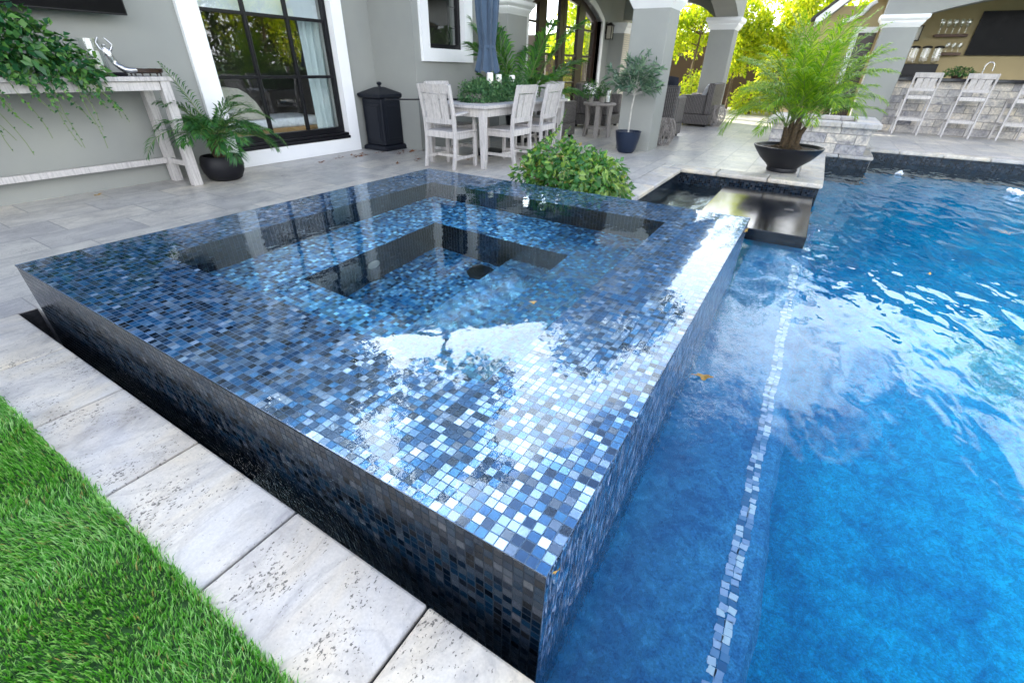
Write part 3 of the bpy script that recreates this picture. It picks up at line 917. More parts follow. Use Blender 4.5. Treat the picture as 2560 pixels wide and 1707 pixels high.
# loggia: door wall with a segmental arch
def arch_pts(x0, x1, zs_, rise, n=20):
    c = (x0 + x1) / 2; hw = (x1 - x0) / 2
    rad = (hw * hw + rise * rise) / (2 * rise)
    a0 = math.asin(hw / rad)
    return [(c + rad * math.sin(-a0 + 2 * a0 * i / n), zs_ + rise - rad + rad * math.cos(-a0 + 2 * a0 * i / n)) for i in range(n + 1)]
AX0, AX1, AZ, AR = 8.28, 11.86, 2.10, 0.42
def arch_wall(name, x0, x1, ax0, ax1, zsp, rise, z1, y0, y1, mat, axis='y', parent=house, z0=-0.05, piers=True):
    m = MB()
    if piers:
        m.prism([(x0, z0), (ax0, z0), (ax0, z1), (x0, z1)], y0, y1, axis)
        m.prism([(ax1, z0), (x1, z0), (x1, z1), (ax1, z1)], y0, y1, axis)
    pts = arch_pts(ax0, ax1, zsp, rise)
    for (a, za), (b, zb_) in zip(pts[:-1], pts[1:]):
        m.prism([(a, za), (b, zb_), (b, z1), (a, z1)], y0, y1, axis)
    return m.build(name, mat, parent)
arch_wall('wall', 7.4, 13.9, AX0, AX1, AZ, AR, EAVE, W3Y, W3Y + 0.25, 'stucco')
# arch trim
def arch_band(name, x0, x1, zsp, rise, wd, y0, y1, mat, parent, z0=0.004):
    m = MB()
    inn = [(x0, z0)] + arch_pts(x0, x1, zsp, rise) + [(x1, z0)]
    outp = [(x0 - wd, z0)] + arch_pts(x0 - wd, x1 + wd, zsp + wd * 0.3, rise + wd * 0.75) + [(x1 + wd, z0)]
    for i in range(len(inn) - 1):
        m.prism([inn[i], inn[i + 1], outp[i + 1], outp[i]], y0, y1, 'y')
    return m.build(name, mat, parent)
dy = W3Y + 0.10
door_parts = [(8.30, 8.46), (8.86, 9.14), (9.98, 10.02), (10.9, 11.18), (11.68, 11.84)]
def ztop(xx):
    p = arch_pts(AX0, AX1, AZ, AR, 60)
    return float(np.interp(xx, [q[0] for q in p], [q[1] for q in p]))
m = MB()
for a, b in ((8.281, 8.42), (8.92, 9.14), (9.14, 9.24), (9.84, 9.99), (10.01, 10.16), (10.78, 10.88), (10.88, 11.12), (11.66, 11.859)):
    m.prism([(a + .001, 0.004), (b - .001, 0.004), (b - .001, ztop(b) - .002), (a + .001, ztop(a) - .002)], dy, dy + .08, 'y')
for a, b in ((8.42, 8.92), (9.24, 9.84), (10.16, 10.78), (11.12, 11.66)):
    m.prism([(a, ztop(a) - .14), (b, ztop(b) - .14), (b, ztop(b) - .003), (a, ztop(a) - .003)], dy + .004, dy + .076, 'y')
    m.box(a, b, dy + .004, dy + .076, 0.004, 0.30)
    for zz in (0.85, 1.38, 1.90):
        m.box(a, b, dy + .015, dy + .06, zz - .02, zz + .02)
door = m.build('door', 'brown_wood', house)
m = MB()
for a, b in ((8.42, 8.92), (9.24, 9.84), (10.16, 10.78), (11.12, 11.66)):
    zq = min(ztop(a), ztop(b)) - .13; m.add([(a, dy + .037, .30), (b, dy + .037, .30), (b, dy + .037, zq), (a, dy + .037, zq)], [(0, 1, 2, 3)])
m.build('pane', 'pane', door)
for xx in (9.93, 10.07):
    m = MB(); m.tube([(xx, dy + .0, 1.05), (xx, dy - .045, 1.05), (xx, dy - .045, 1.14)], 0.011, 8)
    m.build('handle', 'metal', door, smooth=True)
arch_band('surround', AX0, AX1, AZ, AR, 0.13, W3Y - 0.035, W3Y + 0.098, 'white', door)
m = MB(); m.box(7.5, 13.1, 7.6, 7.7, 0, 3); m.box(7.5, 13.1, 5.13, 7.6, -0.02, 0.02); m.build('room_wall', 'dark_room', house)

def capital(x0, x1, y0, y1, z0, z1, parent, base=0.0):
    """stepped cyma capital"""
    m = MB()
    prof = [(0.0, 0.0), (0.012, 0.02), (0.03, 0.045), (0.055, 0.085), (0.062, 0.10), (0.062, 0.12), (0.10, 0.16), (0.11, 0.18), (0.11, 1.0)]
    H = z1 - z0
    rings = []
    for o_, t_ in prof:
        zz = z0 + (t_ * H if t_ == 1.0 else t_ * H / 0.24)
        zz = min(zz, z1)
        rings.append([(x0 - o_, y0 - o_, zz), (x1 + o_, y0 - o_, zz), (x1 + o_, y1 + o_, zz), (x0 - o_, y1 + o_, zz)])
    v = [p for r in rings for p in r]
    f = [(3, 2, 1, 0), tuple(len(v) - 4 + i for i in range(4))]
    for j in range(len(rings) - 1):
        for i in range(4):
            f.append((j * 4 + i, j * 4 + (i + 1) % 4, (j + 1) * 4 + (i + 1) % 4, (j + 1) * 4 + i))
    m.add(v, f)
    return m.build('capital', 'white', parent, smooth=False)
def column(x0, x1, y0, y1, zcap, parent, ztop_=2.15, z0=0.0):
    m = MB(); m.box(x0, x1, y0, y1, z0 - .02, zcap)
    c_ = m.build('column', 'stucco', parent, bevel=0.012)
    capital(x0, x1, y0, y1, zcap - 0.002, ztop_, c_)
    return c_
column(7.35, 7.88, 2.0, 2.55, 1.895, house)
column(13.3, 13.87, 2.07, 2.64, 2.0, house, 2.24)
# half column at the house corner and the far corner of the loggia
m = MB(); m.box(7.33, 8.0, 4.72, 4.878, -.02, 1.90); pc = m.build('pilaster', 'stucco', house); capital(7.33, 8.0, 4.72, 4.87, 1.898, 2.10, pc)
m = MB(); m.box(12.45, 13.1, 4.5, 4.878, -.02, 1.91); pc = m.build('pilaster', 'stucco', house); capital(12.45, 13.1, 4.5, 4.87, 1.908, 2.12, pc)
m = MB()
for i in range(34):
    m.box(12.47 + 0.0, 13.08, 4.486, 4.498, 0.35 + i * 0.046, 0.385 + i * 0.046)
m.build('louvre_shutter', 'cream', house)
# arched beams carried by the columns
arch_wall('arch_beam', 7.35, 13.9, 7.86, 13.32, 2.20, 0.44, EAVE, 2.04, 2.54, 'stucco', 'y', house, 2.18)
arch_wall('arch_beam', 2.5, 4.878, 2.5, 4.74, 2.14, 0.36, EAVE, 7.36, 7.86, 'stucco', 'x', house, 2.13)
arch_wall('arch_beam', 2.55, 4.878, 2.6, 4.5, 2.24, 0.36, EAVE, 13.33, 13.84, 'stucco', 'x', house, 2.23)
m = MB(); m.box(7.86, 13.33, 2.54, 4.878, 2.95, 3.0); m.build('ceiling', 'ceiling', house)
# roofs
m = MB()
def slope(m, x0, x1, y0, z0, y1, z1, th=0.16):
    m.prism([(y0, z0), (y1, z1), (y1, z1 + th), (y0, z0 + th)], x0, x1, 'x')
slope(m, -7.6, 4.62, 5.16, EAVE - 0.02, 10.5, EAVE + 2.1)
slope(m, 4.63, 7.1, 4.34, EAVE - 0.015, 10.5, EAVE + 2.4)
slope(m, 7.11, 14.4, 1.55, EAVE, 9.0, EAVE + 2.9)
m.build('roof', 'roof', house)
m = MB()
m.box(-7.6, 4.60, 5.06, 5.15, EAVE - 0.06, EAVE + 0.12); m.box(4.64, 7.09, 4.24, 4.33, EAVE - 0.06, EAVE + 0.12); m.box(7.12, 14.4, 1.45, 1.54, EAVE - .06, EAVE + .14)
m.build('gutter', 'white', house, bevel=0.01)
m = MB(); m.box(-7, 15, 10.4, 10.6, 0, EAVE + 2.0); m.build('wall', 'stucco', house)

# ================================================================== PAVILION
pav = thing('pool_pavilion', 'open grey poolside pavilion with arched front and stone bar', 'pavilion')
PX = 13.9
column(PX, PX + 0.6, -1.50, -0.86, 2.03, pav, 2.25)
column(PX, PX + 0.6, -6.9, -6.3, 2.03, pav, 2.25)
arch_wall('arch_beam', -6.9, -0.80, -6.32, -1.52, 2.24, 0.36, 2.95, PX + 0.02, PX + 0.56, 'stucco', 'x', pav, 2.24)
m = MB(); m.box(16.2, 16.4, -7.2, -0.6, -0.05, 2.95); m.box(PX + .56, 16.2, -7.1, -6.9, -0.05, 3.3); m.build('wall', 'beige', pav)
m = MB(); m.box(PX + .56, 16.2, -6.9, -0.6, 2.88, 2.94); m.build('ceiling', 'ceiling', pav)
m = MB(); m.prism([(-7.6, 2.965), (-0.9, 2.965), (-2.2, 3.4), (-6.4, 3.4)], PX - 0.45, 16.8, 'x'); m.build('roof', 'roof', pav)
# wing with a doorway beside the pavilion column
m = MB()
m.prism([(-0.80, -0.05), (0.75, -0.05), (0.75, 2.15), (0.05, 2.55), (-0.80, 2.55)], 15.25, 15.4, 'x')
m.build('wing_wall', 'beige', pav)
m = MB()
m.box(15.12, 15.245, -0.47, -0.36, 0, 2.12); m.box(15.12, 15.245, -0.845, -0.47, 2.01, 2.12); m.build('door_trim', 'white', pav)
m = MB(); m.box(15.18, 15.244, -0.84, -0.47, 0, 2.008); m.build('wing_door', 'brown_wood', pav)
m = MB()
m.prism([(0.52, 2.12), (0.52, 2.30), (-0.35, 3.07), (-0.35, 2.89)], 14.80, 14.86, 'x')
m.build('fascia_board', 'white', pav)
m = MB()
m.prism([(0.50, 2.12), (0.50, 2.16), (-0.35, 2.93), (-0.35, 2.89)], 14.865, 15.25, 'x')
m.build('soffit', 'stucco', pav)
m = MB()
m.prism([(0.62, 2.24), (0.62, 2.29), (-0.35, 3.15), (-0.35, 3.10)], 14.74, 15.6, 'x')
m.build('wing_roof', 'roof', pav)
m = MB(); m.tube([(15.1, -0.62, 2.62), (15.1, -0.52, 2.55), (15.12, -0.42, 2.40), (15.14, -0.20, 2.27), (15.16, -0.06, 2.25)], 0.05, 10)
m.build('downspout', 'white', pav, smooth=True)
# bar
bar = thing('stone_bar', 'long pale stone bar with dark counter behind the row of stools', 'bar counter')
m = MB(); m.box(14.25, 14.75, -6.2, -1.505, 0, 1.05); m.build('bar_front', 'stone', bar)
m = MB(); m.box(14.12, 15.0, -6.25, -1.45 - .06, 1.052, 1.11); m.build('counter_top', 'counter', bar, bevel=0.008)
m = MB(); m.box(15.55, 16.19, -6.2, -1.2, 0, 1.05); m.box(15.5, 16.195, -6.25, -1.18, 1.052, 1.10); m.build('back_counter', 'counter', bar)

# ---- raised fire pit
fp = thing('fire_pit', 'raised square stone fire pit with pale cap beside the pool', 'fire pit')
m = MB(); m.box(9.22, 10.75, -1.02, 0.42, 0.005, 0.40); m.build('stone_base', 'stone', fp)
m = MB()
for a in (( 9.13, 9.45, -1.12, 0.52), (10.5, 10.84, -1.12, 0.52)):
    ys = np.linspace(a[2], a[3], 4)
    for y0, y1 in zip(ys[:-1], ys[1:]):
        m.box(a[0], a[1], y0 + .003, y1 - .003, 0.402, 0.475)
for y0, y1 in ((-1.12, -0.80), (0.20, 0.52)):
    m.box(9.453, 9.97, y0, y1, 0.402, 0.475); m.box(9.976, 10.497, y0, y1, 0.402, 0.475)
m.build('cap', 'cap', fp, bevel=0.012, segs=3)
m = MB(); m.box(9.45, 10.5, -0.80, 0.20, 0.402, 0.425); m.build('fire_bed', 'counter', fp)

# ================================================================== FURNITURE
def make_chair(name, label, cat, group, seat_h=0.44, top=0.945, arms=False, foot=None):
    """faces +X, rear legs at x=0, width along Y"""
    t = thing(name, label, cat, group=group)
    hw = 0.225
    bk = top - seat_h
    for s in (-1, 1):                      # rear post, gently curved from foot to crest
        pts = [(-0.03, s * hw, 0.0), (0.005, s * hw, seat_h * .4), (0.02, s * hw, seat_h * .85), (0.012, s * hw, seat_h + .12), (-0.02, s * hw, seat_h + bk * .6), (-0.065, s * hw, top - 0.004)]
        m = MB(); m.sweep(pts, 0.034, 0.045, (0, 1, 0)); m.build('leg', 'teak', t, bevel=0.004)
        m = MB(); m.box(0.405, 0.445, s * hw - .02, s * hw + .02, 0, seat_h - .028); m.build('leg', 'teak', t, bevel=0.004)
    m = MB()
    m.box(0.03, 0.47, -hw - .015, hw + .015, seat_h - .025, seat_h)
    m.build('seat', 'teak', t, bevel=0.01)
    m = MB()
    m.box(0.03, 0.40, -hw - .012, -hw + .012, seat_h - .09, seat_h - .026); m.box(0.03, 0.40, hw - .012, hw + .012, seat_h - .09, seat_h - .026)
    m.box(0.00, 0.028, -hw + .02, hw - .02, seat_h - .075, seat_h - .003); m.box(0.41, 0.435, -hw + .02, hw - .02, seat_h - .09, seat_h - .028)
    m.build('apron', 'teak', t, bevel=0.003)
    # back: crest rail bowed backwards, three wide boards, lower rail
    m = MB()
    rows = []
    for i in range(9):
        y = -hw + .012 + (2 * hw - .024) * i / 8
        bow = -0.022 * (1 - ((i - 4) / 4) ** 2)
        rows.append((y, bow))
    for (y0, b0), (y1, b1) in zip(rows[:-1], rows[1:]):
        z0, z1 = top - .095, top + .0
        v = []
        for y, b in ((y0, b0), (y1, b1)):
            for zz, xx in ((z0, -0.040), (z1, -0.072)):
                v += [(xx + b - .011, y, zz), (xx + b + .011, y, zz)]
        m.add(v, [(0, 2, 6, 4), (1, 5, 7, 3), (2, 3, 7, 6), (0, 4, 5, 1)] + ([(0, 1, 3, 2)] if y0 == rows[0][0] else []) + ([(4, 6, 7, 5)] if y1 == rows[-1][0] else []))
    m.build('crest_rail', 'teak', t)
    for i in range(3):
        wd = (2 * hw - .10) / 3
        y0 = -hw + .05 + i * wd
        b = -0.018 * (1 - abs(i - 1) * .5)
        m = MB()
        m.sweep([(0.004 + b * .5, y0 + wd / 2, seat_h + .125), (-0.012 + b, y0 + wd / 2, seat_h + .125 + (bk - .23) * .5), (-0.043 + b, y0 + wd / 2, top - .104)], wd - .011, 0.014, (0, 1, 0))
        m.build('slat', 'teak', t)
    m = MB(); m.sweep([(0.008, -hw + .016, seat_h + .11), (-0.004, 0, seat_h + .11), (0.008, hw - .016, seat_h + .11)], 0.02, 0.06, (1, 0, 0)); m.build('lower_rail', 'teak', t, bevel=0.003)
    m = MB()
    zs_ = 0.13 if foot is None else foot
    for s in (-1, 1):
        m.box(0.0, 0.42, s * hw - .011, s * hw + .011, zs_ - .018, zs_ + .018)
    m.box(0.19, 0.215, -hw + .012, hw - .012, zs_ - .017, zs_ + .017)
    if foot is not None:
        m.box(0.41, 0.44, -hw + .021, hw - .021, zs_ - .05, zs_ + .03)
        m.box(-0.012, 0.012, -hw + .018, hw - .018, zs_ - .03, zs_ + .03)
    m.build('stretcher', 'teak', t, bevel=0.003)
    if arms:
        for s in (-1, 1):
            m = MB()
            m.sweep([(0.0, s * (hw + .012), 0.625), (0.22, s * (hw + .03), 0.645), (0.46, s * (hw + .02), 0.635)], 0.055, 0.024, (0, 1, 0))
            m.box(0.408, 0.442, s * hw - .016, s * hw + .018, seat_h + .001, 0.622)
            m.build('armrest', 'teak', t, bevel=0.004)
    return t
G1 = 'whitewashed slatted chairs around the dining table'
arm0 = make_chair('dining_chair', 'whitewashed slat-back armchair at the near end of the dining table', 'chair', G1, arms=True)
arm0.location = (4.22, 3.735, 0.003)
dup(arm0, (7.02, 3.70, 0.003), R(180), 'whitewashed armchair at the far end of the dining table by the wicker sofa')
side0 = make_chair('dining_chair', 'armless whitewashed chair on the pool side of the table, beside its near corner leg', 'chair', G1)
side0.location = (5.095, 3.06, 0.003); side0.rotation_euler = (0, 0, R(90))
dup(side0, (5.87, 3.07, 0.003), R(93), 'armless whitewashed chair behind the leafy shrub, second along the pool side of the table')
dup(side0, (5.04, 4.36, 0.003), R(-90), 'armless whitewashed chair on the wall side of the table, just behind the near armchair')

# bar stools face +X (towards the bar)
st0 = make_chair('bar_stool', 'tall pale wooden bar stool nearest the grey pavilion column', 'bar stool', 'pale wooden stools along the stone bar', 0.78, 1.205, False, 0.31)
st0.location = (13.62, -1.97, 0.003)
dup(st0, (13.62, -2.86, 0.003), R(-3), 'tall pale wooden bar stool, second from the grey pavilion column')
dup(st0, (13.62, -3.76, 0.003), R(2), 'tall pale wooden bar stool at the right edge, third from the pavilion column')

# dining table
tb = thing('dining_table', 'long whitewashed teak dining table with square tapered legs', 'dining table')
tx0, tx1, ty0, ty1, tz = 4.43, 6.72, 3.20, 4.20, 0.73
m = MB()
nb = 7
for i in range(nb):
    y0 = ty0 + .09 + (ty1 - ty0 - .18) * i / nb
    m.box(tx0 + .09, tx1 - .09, y0 + .002, y0 + (ty1 - ty0 - .18) / nb - .002, tz - .032, tz - .001)
m.box(tx0, tx0 + .088, ty0, ty1, tz - .034, tz); m.box(tx1 - .088, tx1, ty0, ty1, tz - .034, tz)
m.box(tx0 + .089, tx1 - .089, ty0, ty0 + .089, tz - .034, tz); m.box(tx0 + .089, tx1 - .089, ty1 - .089, ty1, tz - .034, tz)
m.build('table_top', 'teak', tb, bevel=0.003)
m = MB()
m.box(tx0 + .06, tx1 - .06, ty0 + .06, ty0 + .085, tz - .13, tz - .036); m.box(tx0 + .06, tx1 - .06, ty1 - .085, ty1 - .06, tz - .13, tz - .036)
m.box(tx0 + .06, tx0 + .085, ty0 + .087, ty1 - .087, tz - .13, tz - .036); m.box(tx1 - .085, tx1 - .06, ty0 + .087, ty1 - .087, tz - .13, tz - .036)
m.build('apron', 'teak', tb)
for lx in (tx0 + .035, tx1 - .115):
    for ly in (ty0 + .035, ty1 - .115):
        m = MB()
        a, b = 0.08, 0.052
        o_ = (a - b) / 2
        v = [(lx + o_, ly + o_, 0.002), (lx + a - o_, ly + o_, 0.002), (lx + a - o_, ly + a - o_, 0.002), (lx + o_, ly + a - o_, 0.002),
             (lx, ly, tz - .14), (lx + a, ly, tz - .14), (lx + a, ly + a, tz - .14), (lx, ly + a, tz - .14),
             (lx, ly, tz - .035), (lx + a, ly, tz - .035), (lx + a, ly + a, tz - .035), (lx, ly + a, tz - .035)]
        f = [(3, 2, 1, 0), (8, 9, 10, 11)]
        for j in (0, 4):
            for i in range(4):
                f.append((j + i, j + (i + 1) % 4, j + 4 + (i + 1) % 4, j + 4 + i))
        m.add(v, f); m.build('leg', 'teak', tb, bevel=0.004)

# closed parasol through the table
um = thing('closed_parasol', 'closed slate blue parasol standing in the dining table', 'parasol', (5.56, 3.92, 0))
m = MB(); m.lathe([(0.0, 0.0), (0.25, 0.0), (0.25, 0.05), (0.06, 0.08), (0.0, 0.08)], (0, 0, 0.003), 24, False); m.build('base', 'black_frame', um, smooth=True)
m = MB(); m.tube([(0, 0, 0.05), (0, 0, 2.75)], 0.024, 12); m.build('pole', 'greywood', um, smooth=True)
m = MB()
n, zsn = 48, 26
v, f = [], []
for j in range(zsn + 1):
    zz = 1.065 + (2.7 - 1.065) * j / zsn
    t_ = (zz - 1.065) / (2.7 - 1.065)
    rb = 0.165 - 0.065 * min(1, abs(0 - t_) / 0.18) if t_ < 0.18 else 0.10 + 0.045 * math.sin(min(1, (t_ - .18) / .45) * math.pi / 2) * 1.0
    if t_ > 0.65:
        rb *= max(0.25, 1 - (t_ - .65) / .38)
    for i in range(n):
        a = 2 * math.pi * i / n
        fl = 0.16 * math.sin(8 * a + 0.6 * math.sin(3 * a) + t_ * 1.2) + 0.07 * math.sin(19 * a + t_ * 3)
        r = rb * (1 + fl)
        hem = 0.02 * math.sin(8 * a) if j == 0 else 0
        v.append((r * math.cos(a), r * math.sin(a), zz + hem))
for j in range(zsn):
    for i in range(n):
        f.append((j * n + i, j * n + (i + 1) % n, (j + 1) * n + (i + 1) % n, (j + 1) * n + i))
m.add(v, f); m.build('canopy', 'umbrella', um, smooth=True)
m = MB(); m.lathe([(0.108, 0), (0.112, 0.012), (0.112, 0.03), (0.108, 0.042)], (0, 0, 1.335), 32, False); m.build('tie_band', 'umbrella', um, smooth=True)

# telescopic pole lying across the table
pl = thing('telescopic_pole', 'long black telescopic pole with a blue grip lying across the dining table', 'pole')
A = Vector((4.20, 4.56, 0.747)); B = Vector((5.62, 3.50, 0.747))
at_ = lambda q: A.lerp(B, q)
m = MB(); m.tube([at_(0), at_(0.34)], 0.009, 10); m.tube([at_(0.34), at_(0.78)], 0.012, 10); m.tube([at_(0.86), at_(1)], 0.012, 10); m.build('tube', 'black_frame', pl, smooth=True)
for q in (0.33, 0.62):
    m = MB(); m.tube([at_(q), at_(q + .03)], 0.016, 10); m.build('clamp', 'black_frame', pl, smooth=True)
m = MB(); m.tube([at_(0.78), at_(0.86)], 0.0165, 12); m.build('grip', 'blue_band', pl, smooth=True)
m = MB(); m.lathe([(0.0, -.016), (.011, -.012), (.016, 0), (.011, .012), (0, .016)], tuple(at_(-0.008)), 12, False); m.build('end_knob', 'black_frame', pl, smooth=True)

# ---- black bin
bn = thing('outdoor_bin', 'black panelled outdoor bin with pyramid lid and knob', 'bin', (4.945, 5.435, 0))
def sq(h, z):
    return [(-h, -h, z), (h, -h, z), (h, h, z), (-h, h, z)]
def stack(rings):
    v = [p for r in rings for p in r]
    f = [(3, 2, 1, 0), tuple(len(v) - 4 + i for i in range(4))]
    for j in range(len(rings) - 1):
        for i in range(4):
            f.append((j * 4 + i, j * 4 + (i + 1) % 4, (j + 1) * 4 + (i + 1) % 4, (j + 1) * 4 + i))
    return v, f
m = MB(); m.add(*stack([sq(.235, 0.002), sq(.235, .05), sq(.215, .07), sq(.205, .075)])); m.build('plinth', 'navy_bin', bn, bevel=0.006)
m = MB(); m.add(*stack([sq(.195, .076), sq(.195, .70)])); m.build('body', 'navy_bin', bn, bevel=0.012)
for (dx, dy_) in ((-1, 0), (0, -1)):
    for (x0, x1, z0, z1, d) in ((-.15, .15, .13, .64, .008), (-.12, .12, .17, .60, .016)):
        m = MB()
        if dx:
            m.box(-.195 - d, -.195 - d + .007, x0, x1, z0, z1)
        else:
            m.box(x0, x1, -.195 - d, -.195 - d + .007, z0, z1)
        m.build('panel', 'navy_bin', bn, bevel=0.005)
m = MB(); m.add(*stack([sq(.205, .701), sq(.225, .715), sq(.235, .735), sq(.235, .76), sq(.205, .775), sq(.05, .845)])); m.build('lid', 'navy_bin', bn, bevel=0.005)
m = MB(); m.lathe([(0.02, .84), (.018, .865), (.035, .88), (.038, .895), (.02, .91), (0, .912)], (0, 0, 0), 16, False); m.build('knob', 'navy_bin', bn, smooth=True)

# ---- console table under the screen
cs = thing('console_table', 'long weathered wooden console table against the house wall', 'console table')
m = MB()
for i in range(3):
    y0 = 5.14 + i * 0.165
    m.box(-0.6, 2.05, y0 + .001, y0 + .164, 0.955, 0.99)
m.build('table_top', 'teak', cs, bevel=0.003)
m = MB(); m.box(-0.5, 1.905, 5.165, 5.19, 0.88, 0.953); m.box(-0.5, 1.905, 5.58, 5.605, 0.88, 0.953); m.build('apron', 'teak', cs)
for lx in (1.91, -0.58):
    for ly in (5.15, 5.55):
        m = MB(); m.box(lx, lx + .085, ly, ly + .085, 0.002, 0.954); m.build('leg', 'teak', cs, bevel=0.004)
m = MB(); m.box(-0.49, 1.908, 5.555, 5.60, 0.19, 0.245); m.build('stretcher', 'teak', cs, bevel=0.003)
m = MB(); m.box(1.925, 1.96, 5.24, 5.548, 0.19, 0.24); m.build('stretcher', 'teak', cs, bevel=0.003)

tv = thing('wall_television', 'black flat television mounted on the grey house wall', 'television')
m = MB(); m.box(0.35, 2.0, 5.53, 5.575, 1.468, 2.40); m.build('housing', 'black_frame', tv, bevel=0.005)
m = MB(); m.box(0.362, 1.988, 5.5275, 5.5295, 1.482, 2.388); m.build('screen', 'screen', tv)
m = MB(); m.box(1.0, 1.4, 5.576, 5.698, 1.8, 2.1); m.build('bracket', 'black_frame', tv)

# things on the console
hc = thing('candle_hurricane', 'clear glass hurricane with a metal foot on the console table', 'candle holder', (1.545, 5.36, 0.991))
m = MB(); m.lathe([(0.082, 0.03), (0.085, 0.14), (0.082, 0.28)], (0, 0, 0), 32, False); m.build('glass_shade', 'clear_glass', hc, smooth=True)
m = MB(); m.lathe([(0.0, 0), (.085, 0), (.088, .012), (.078, .028), (0, .028)], (0, 0, 0), 32, False); m.build('foot', 'brown_wood', hc, smooth=True)
cnd = MB(); cnd.lathe([(0.0, 0), (.046, 0), (.048, .01), (.048, .155), (.042, .162), (0, .158)], (0, 0, 0), 28, False)
o = cnd.build('pillar_candle', 'wax', None, smooth=True, loc=(1.545, 5.36, 1.0195)); tag(o, 'thick white pillar candle inside the glass hurricane', 'candle')
# reclining dancer statuette with raised arms
fg = thing('dancer_statuette', 'silver reclining dancer statuette with arms arched overhead', 'statuette', (1.66, 5.34, 0.992))
me = bpy.data.meshes.new('dancer')
sk_v = [(0.03, 0, 0.055), (0.015, 0, 0.10), (0.0, 0, 0.15), (-0.012, 0, 0.19), (-0.018, 0, 0.215), (-0.018, 0.0, 0.245),
        (-0.05, 0.01, 0.20), (-0.062, 0.02, 0.25), (-0.035, 0.01, 0.295), (0.02, -0.005, 0.197), (0.042, -0.015, 0.235), (0.0, -0.005, 0.29),
        (0.00, -0.03, 0.05), (-0.03, -0.07, 0.10), (0.10, -0.06, 0.045), (0.22, -0.05, 0.05), (0.30, -0.04, 0.045), (0.12, 0.03, 0.05), (0.24, 0.02, 0.035), (0.31, 0.02, 0.035)]
sk_e = [(0, 1), (1, 2), (2, 3), (3, 4), (4, 5), (3, 6), (6, 7), (7, 8), (3, 9), (9, 10), (10, 11), (0, 14), (14, 15), (15, 16), (0, 17), (17, 18), (18, 19)]
keep = sorted({i for e_ in sk_e for i in e_}); mp = {k_: i for i, k_ in enumerate(keep)}
rad = {0: .034, 1: .024, 2: .027, 3: .02, 4: .010, 5: .019, 6: .011, 7: .009, 8: .007, 9: .011, 10: .009, 11: .007, 14: .024, 15: .017, 16: .009, 17: .024, 18: .016, 19: .009}
me.from_pydata([sk_v[i] for i in keep], [(mp[a], mp[b]) for a, b in sk_e], [])
body = bpy.data.objects.new('figure', me); COL.objects.link(body); body.parent = fg
sm_ = body.modifiers.new('Skin', 'SKIN')
for i, k_ in enumerate(keep):
    me.skin_vertices[0].data[i].radius = (rad[k_], rad[k_])
me.skin_vertices[0].data[0].use_root = True
body.modifiers.new('Sub', 'SUBSURF').render_levels = 2
me.materials.append(MAT['silver'])
m = MB(); m.lathe([(0.0, 0.0), (.06, 0), (.065, .015), (.05, .028), (0, .028)], (0.02, 0, 0), 20, False); m.build('base', 'black_frame', fg, smooth=True)
ty = thing('carved_tray', 'low dark oval tray on small feet at the end of the console', 'tray', (1.90, 5.34, 0.991))
m = MB()
v, f = [], []
prof = [(0.0, .022), (.75, .022), (.97, .03), (1.0, .06), (.93, .062), (.88, .035), (0.0, .032)]
n = 32
for r, z in prof:
    for i in range(n):
        a = 2 * math.pi * i / n
        v.append((0.15 * r * math.cos(a), 0.10 * r * math.sin(a), z))
for j in range(len(prof) - 1):
    for i in range(n):
        f.append((j * n + i, j * n + (i + 1) % n, (j + 1) * n + (i + 1) % n, (j + 1) * n + i))
m.add(v, f); m.build('dish', 'brown_wood', ty, smooth=True)
for a in range(6):
    m = MB(); m.lathe([(0.0, 0), (.008, 0), (.006, .012), (.010, .024), (0, .024)], (0.125 * math.cos(a * 1.047), 0.08 * math.sin(a * 1.047), 0), 8, False); m.build('foot', 'brown_wood', ty)

# ---- behind the window: daybed, blind, curtains
db = thing('window_daybed', 'cream curved-back daybed on a golden wooden base seen through the large window', 'daybed', (0, 0, 0))
m = MB(); m.box(2.75, 4.50, 6.22, 7.0, 0.26, 0.33); m.build('wooden_base', 'oak', db, bevel=0.006)
for lx in (2.78, 4.42):
    for ly in (6.25, 6.90):
        m = MB(); m.box(lx, lx + .05, ly, ly + .05, 0.032, 0.258); m.build('leg', 'oak', db)
m = MB(); m.box(2.76, 4.49, 6.215, 6.99, 0.332, 0.45); m.build('seat_cushion', 'cushion', db, bevel=0.045, segs=4)
m = MB()
poly = [(2.75, .455), (3.62, .455), (3.57, .53), (3.50, .66), (3.40, .77), (3.30, .825), (3.16, .845), (2.75, .845)]
m.prism(poly, 6.26, 6.42, 'y'); m.build('backrest', 'cream', db, bevel=0.03, segs=3)
m = MB(); m.prism([(2.78, 1.625), (4.42, 1.625), (4.42, 1.65), (2.78, 1.65)], 5.885, 5.90, 'y'); m.add([(2.78, 5.892, 1.65), (4.42, 5.892, 1.65), (4.42, 5.892, 2.95), (2.78, 5.892, 2.95)], [(0, 1, 2, 3)])
o = m.build('roller_blind', 'blind'); tag(o, 'white roller blind drawn part way down inside the large window', 'blind')
def curtain(x0, x1, label):
    m = MB(); v, f = [], []
    n = 60
    for j, z in enumerate(np.linspace(0.06, 2.95, 14)):
        for i in range(n + 1):
            u = i / n
            v.append((x0 + (x1 - x0) * u + .012 * math.sin(z * 2 + u * 9), 6.03 + 0.035 * math.sin(u * (x1 - x0) * 62 + .5 * math.sin(z * 1.3)) * (0.75 + .25 * math.sin(z)), z))
    for j in range(13):
        for i in range(n):
            f.append((j * (n + 1) + i, j * (n + 1) + i + 1, (j + 1) * (n + 1) + i + 1, (j + 1) * (n + 1) + i))
    m.add(v, f); o = m.build('curtain', 'curtain', None, smooth=True)
    return tag(o, label, 'curtain', 'pale aqua curtains inside the window')
curtain(4.20, 4.66, 'pale aqua curtain hanging at the right side of the large window')
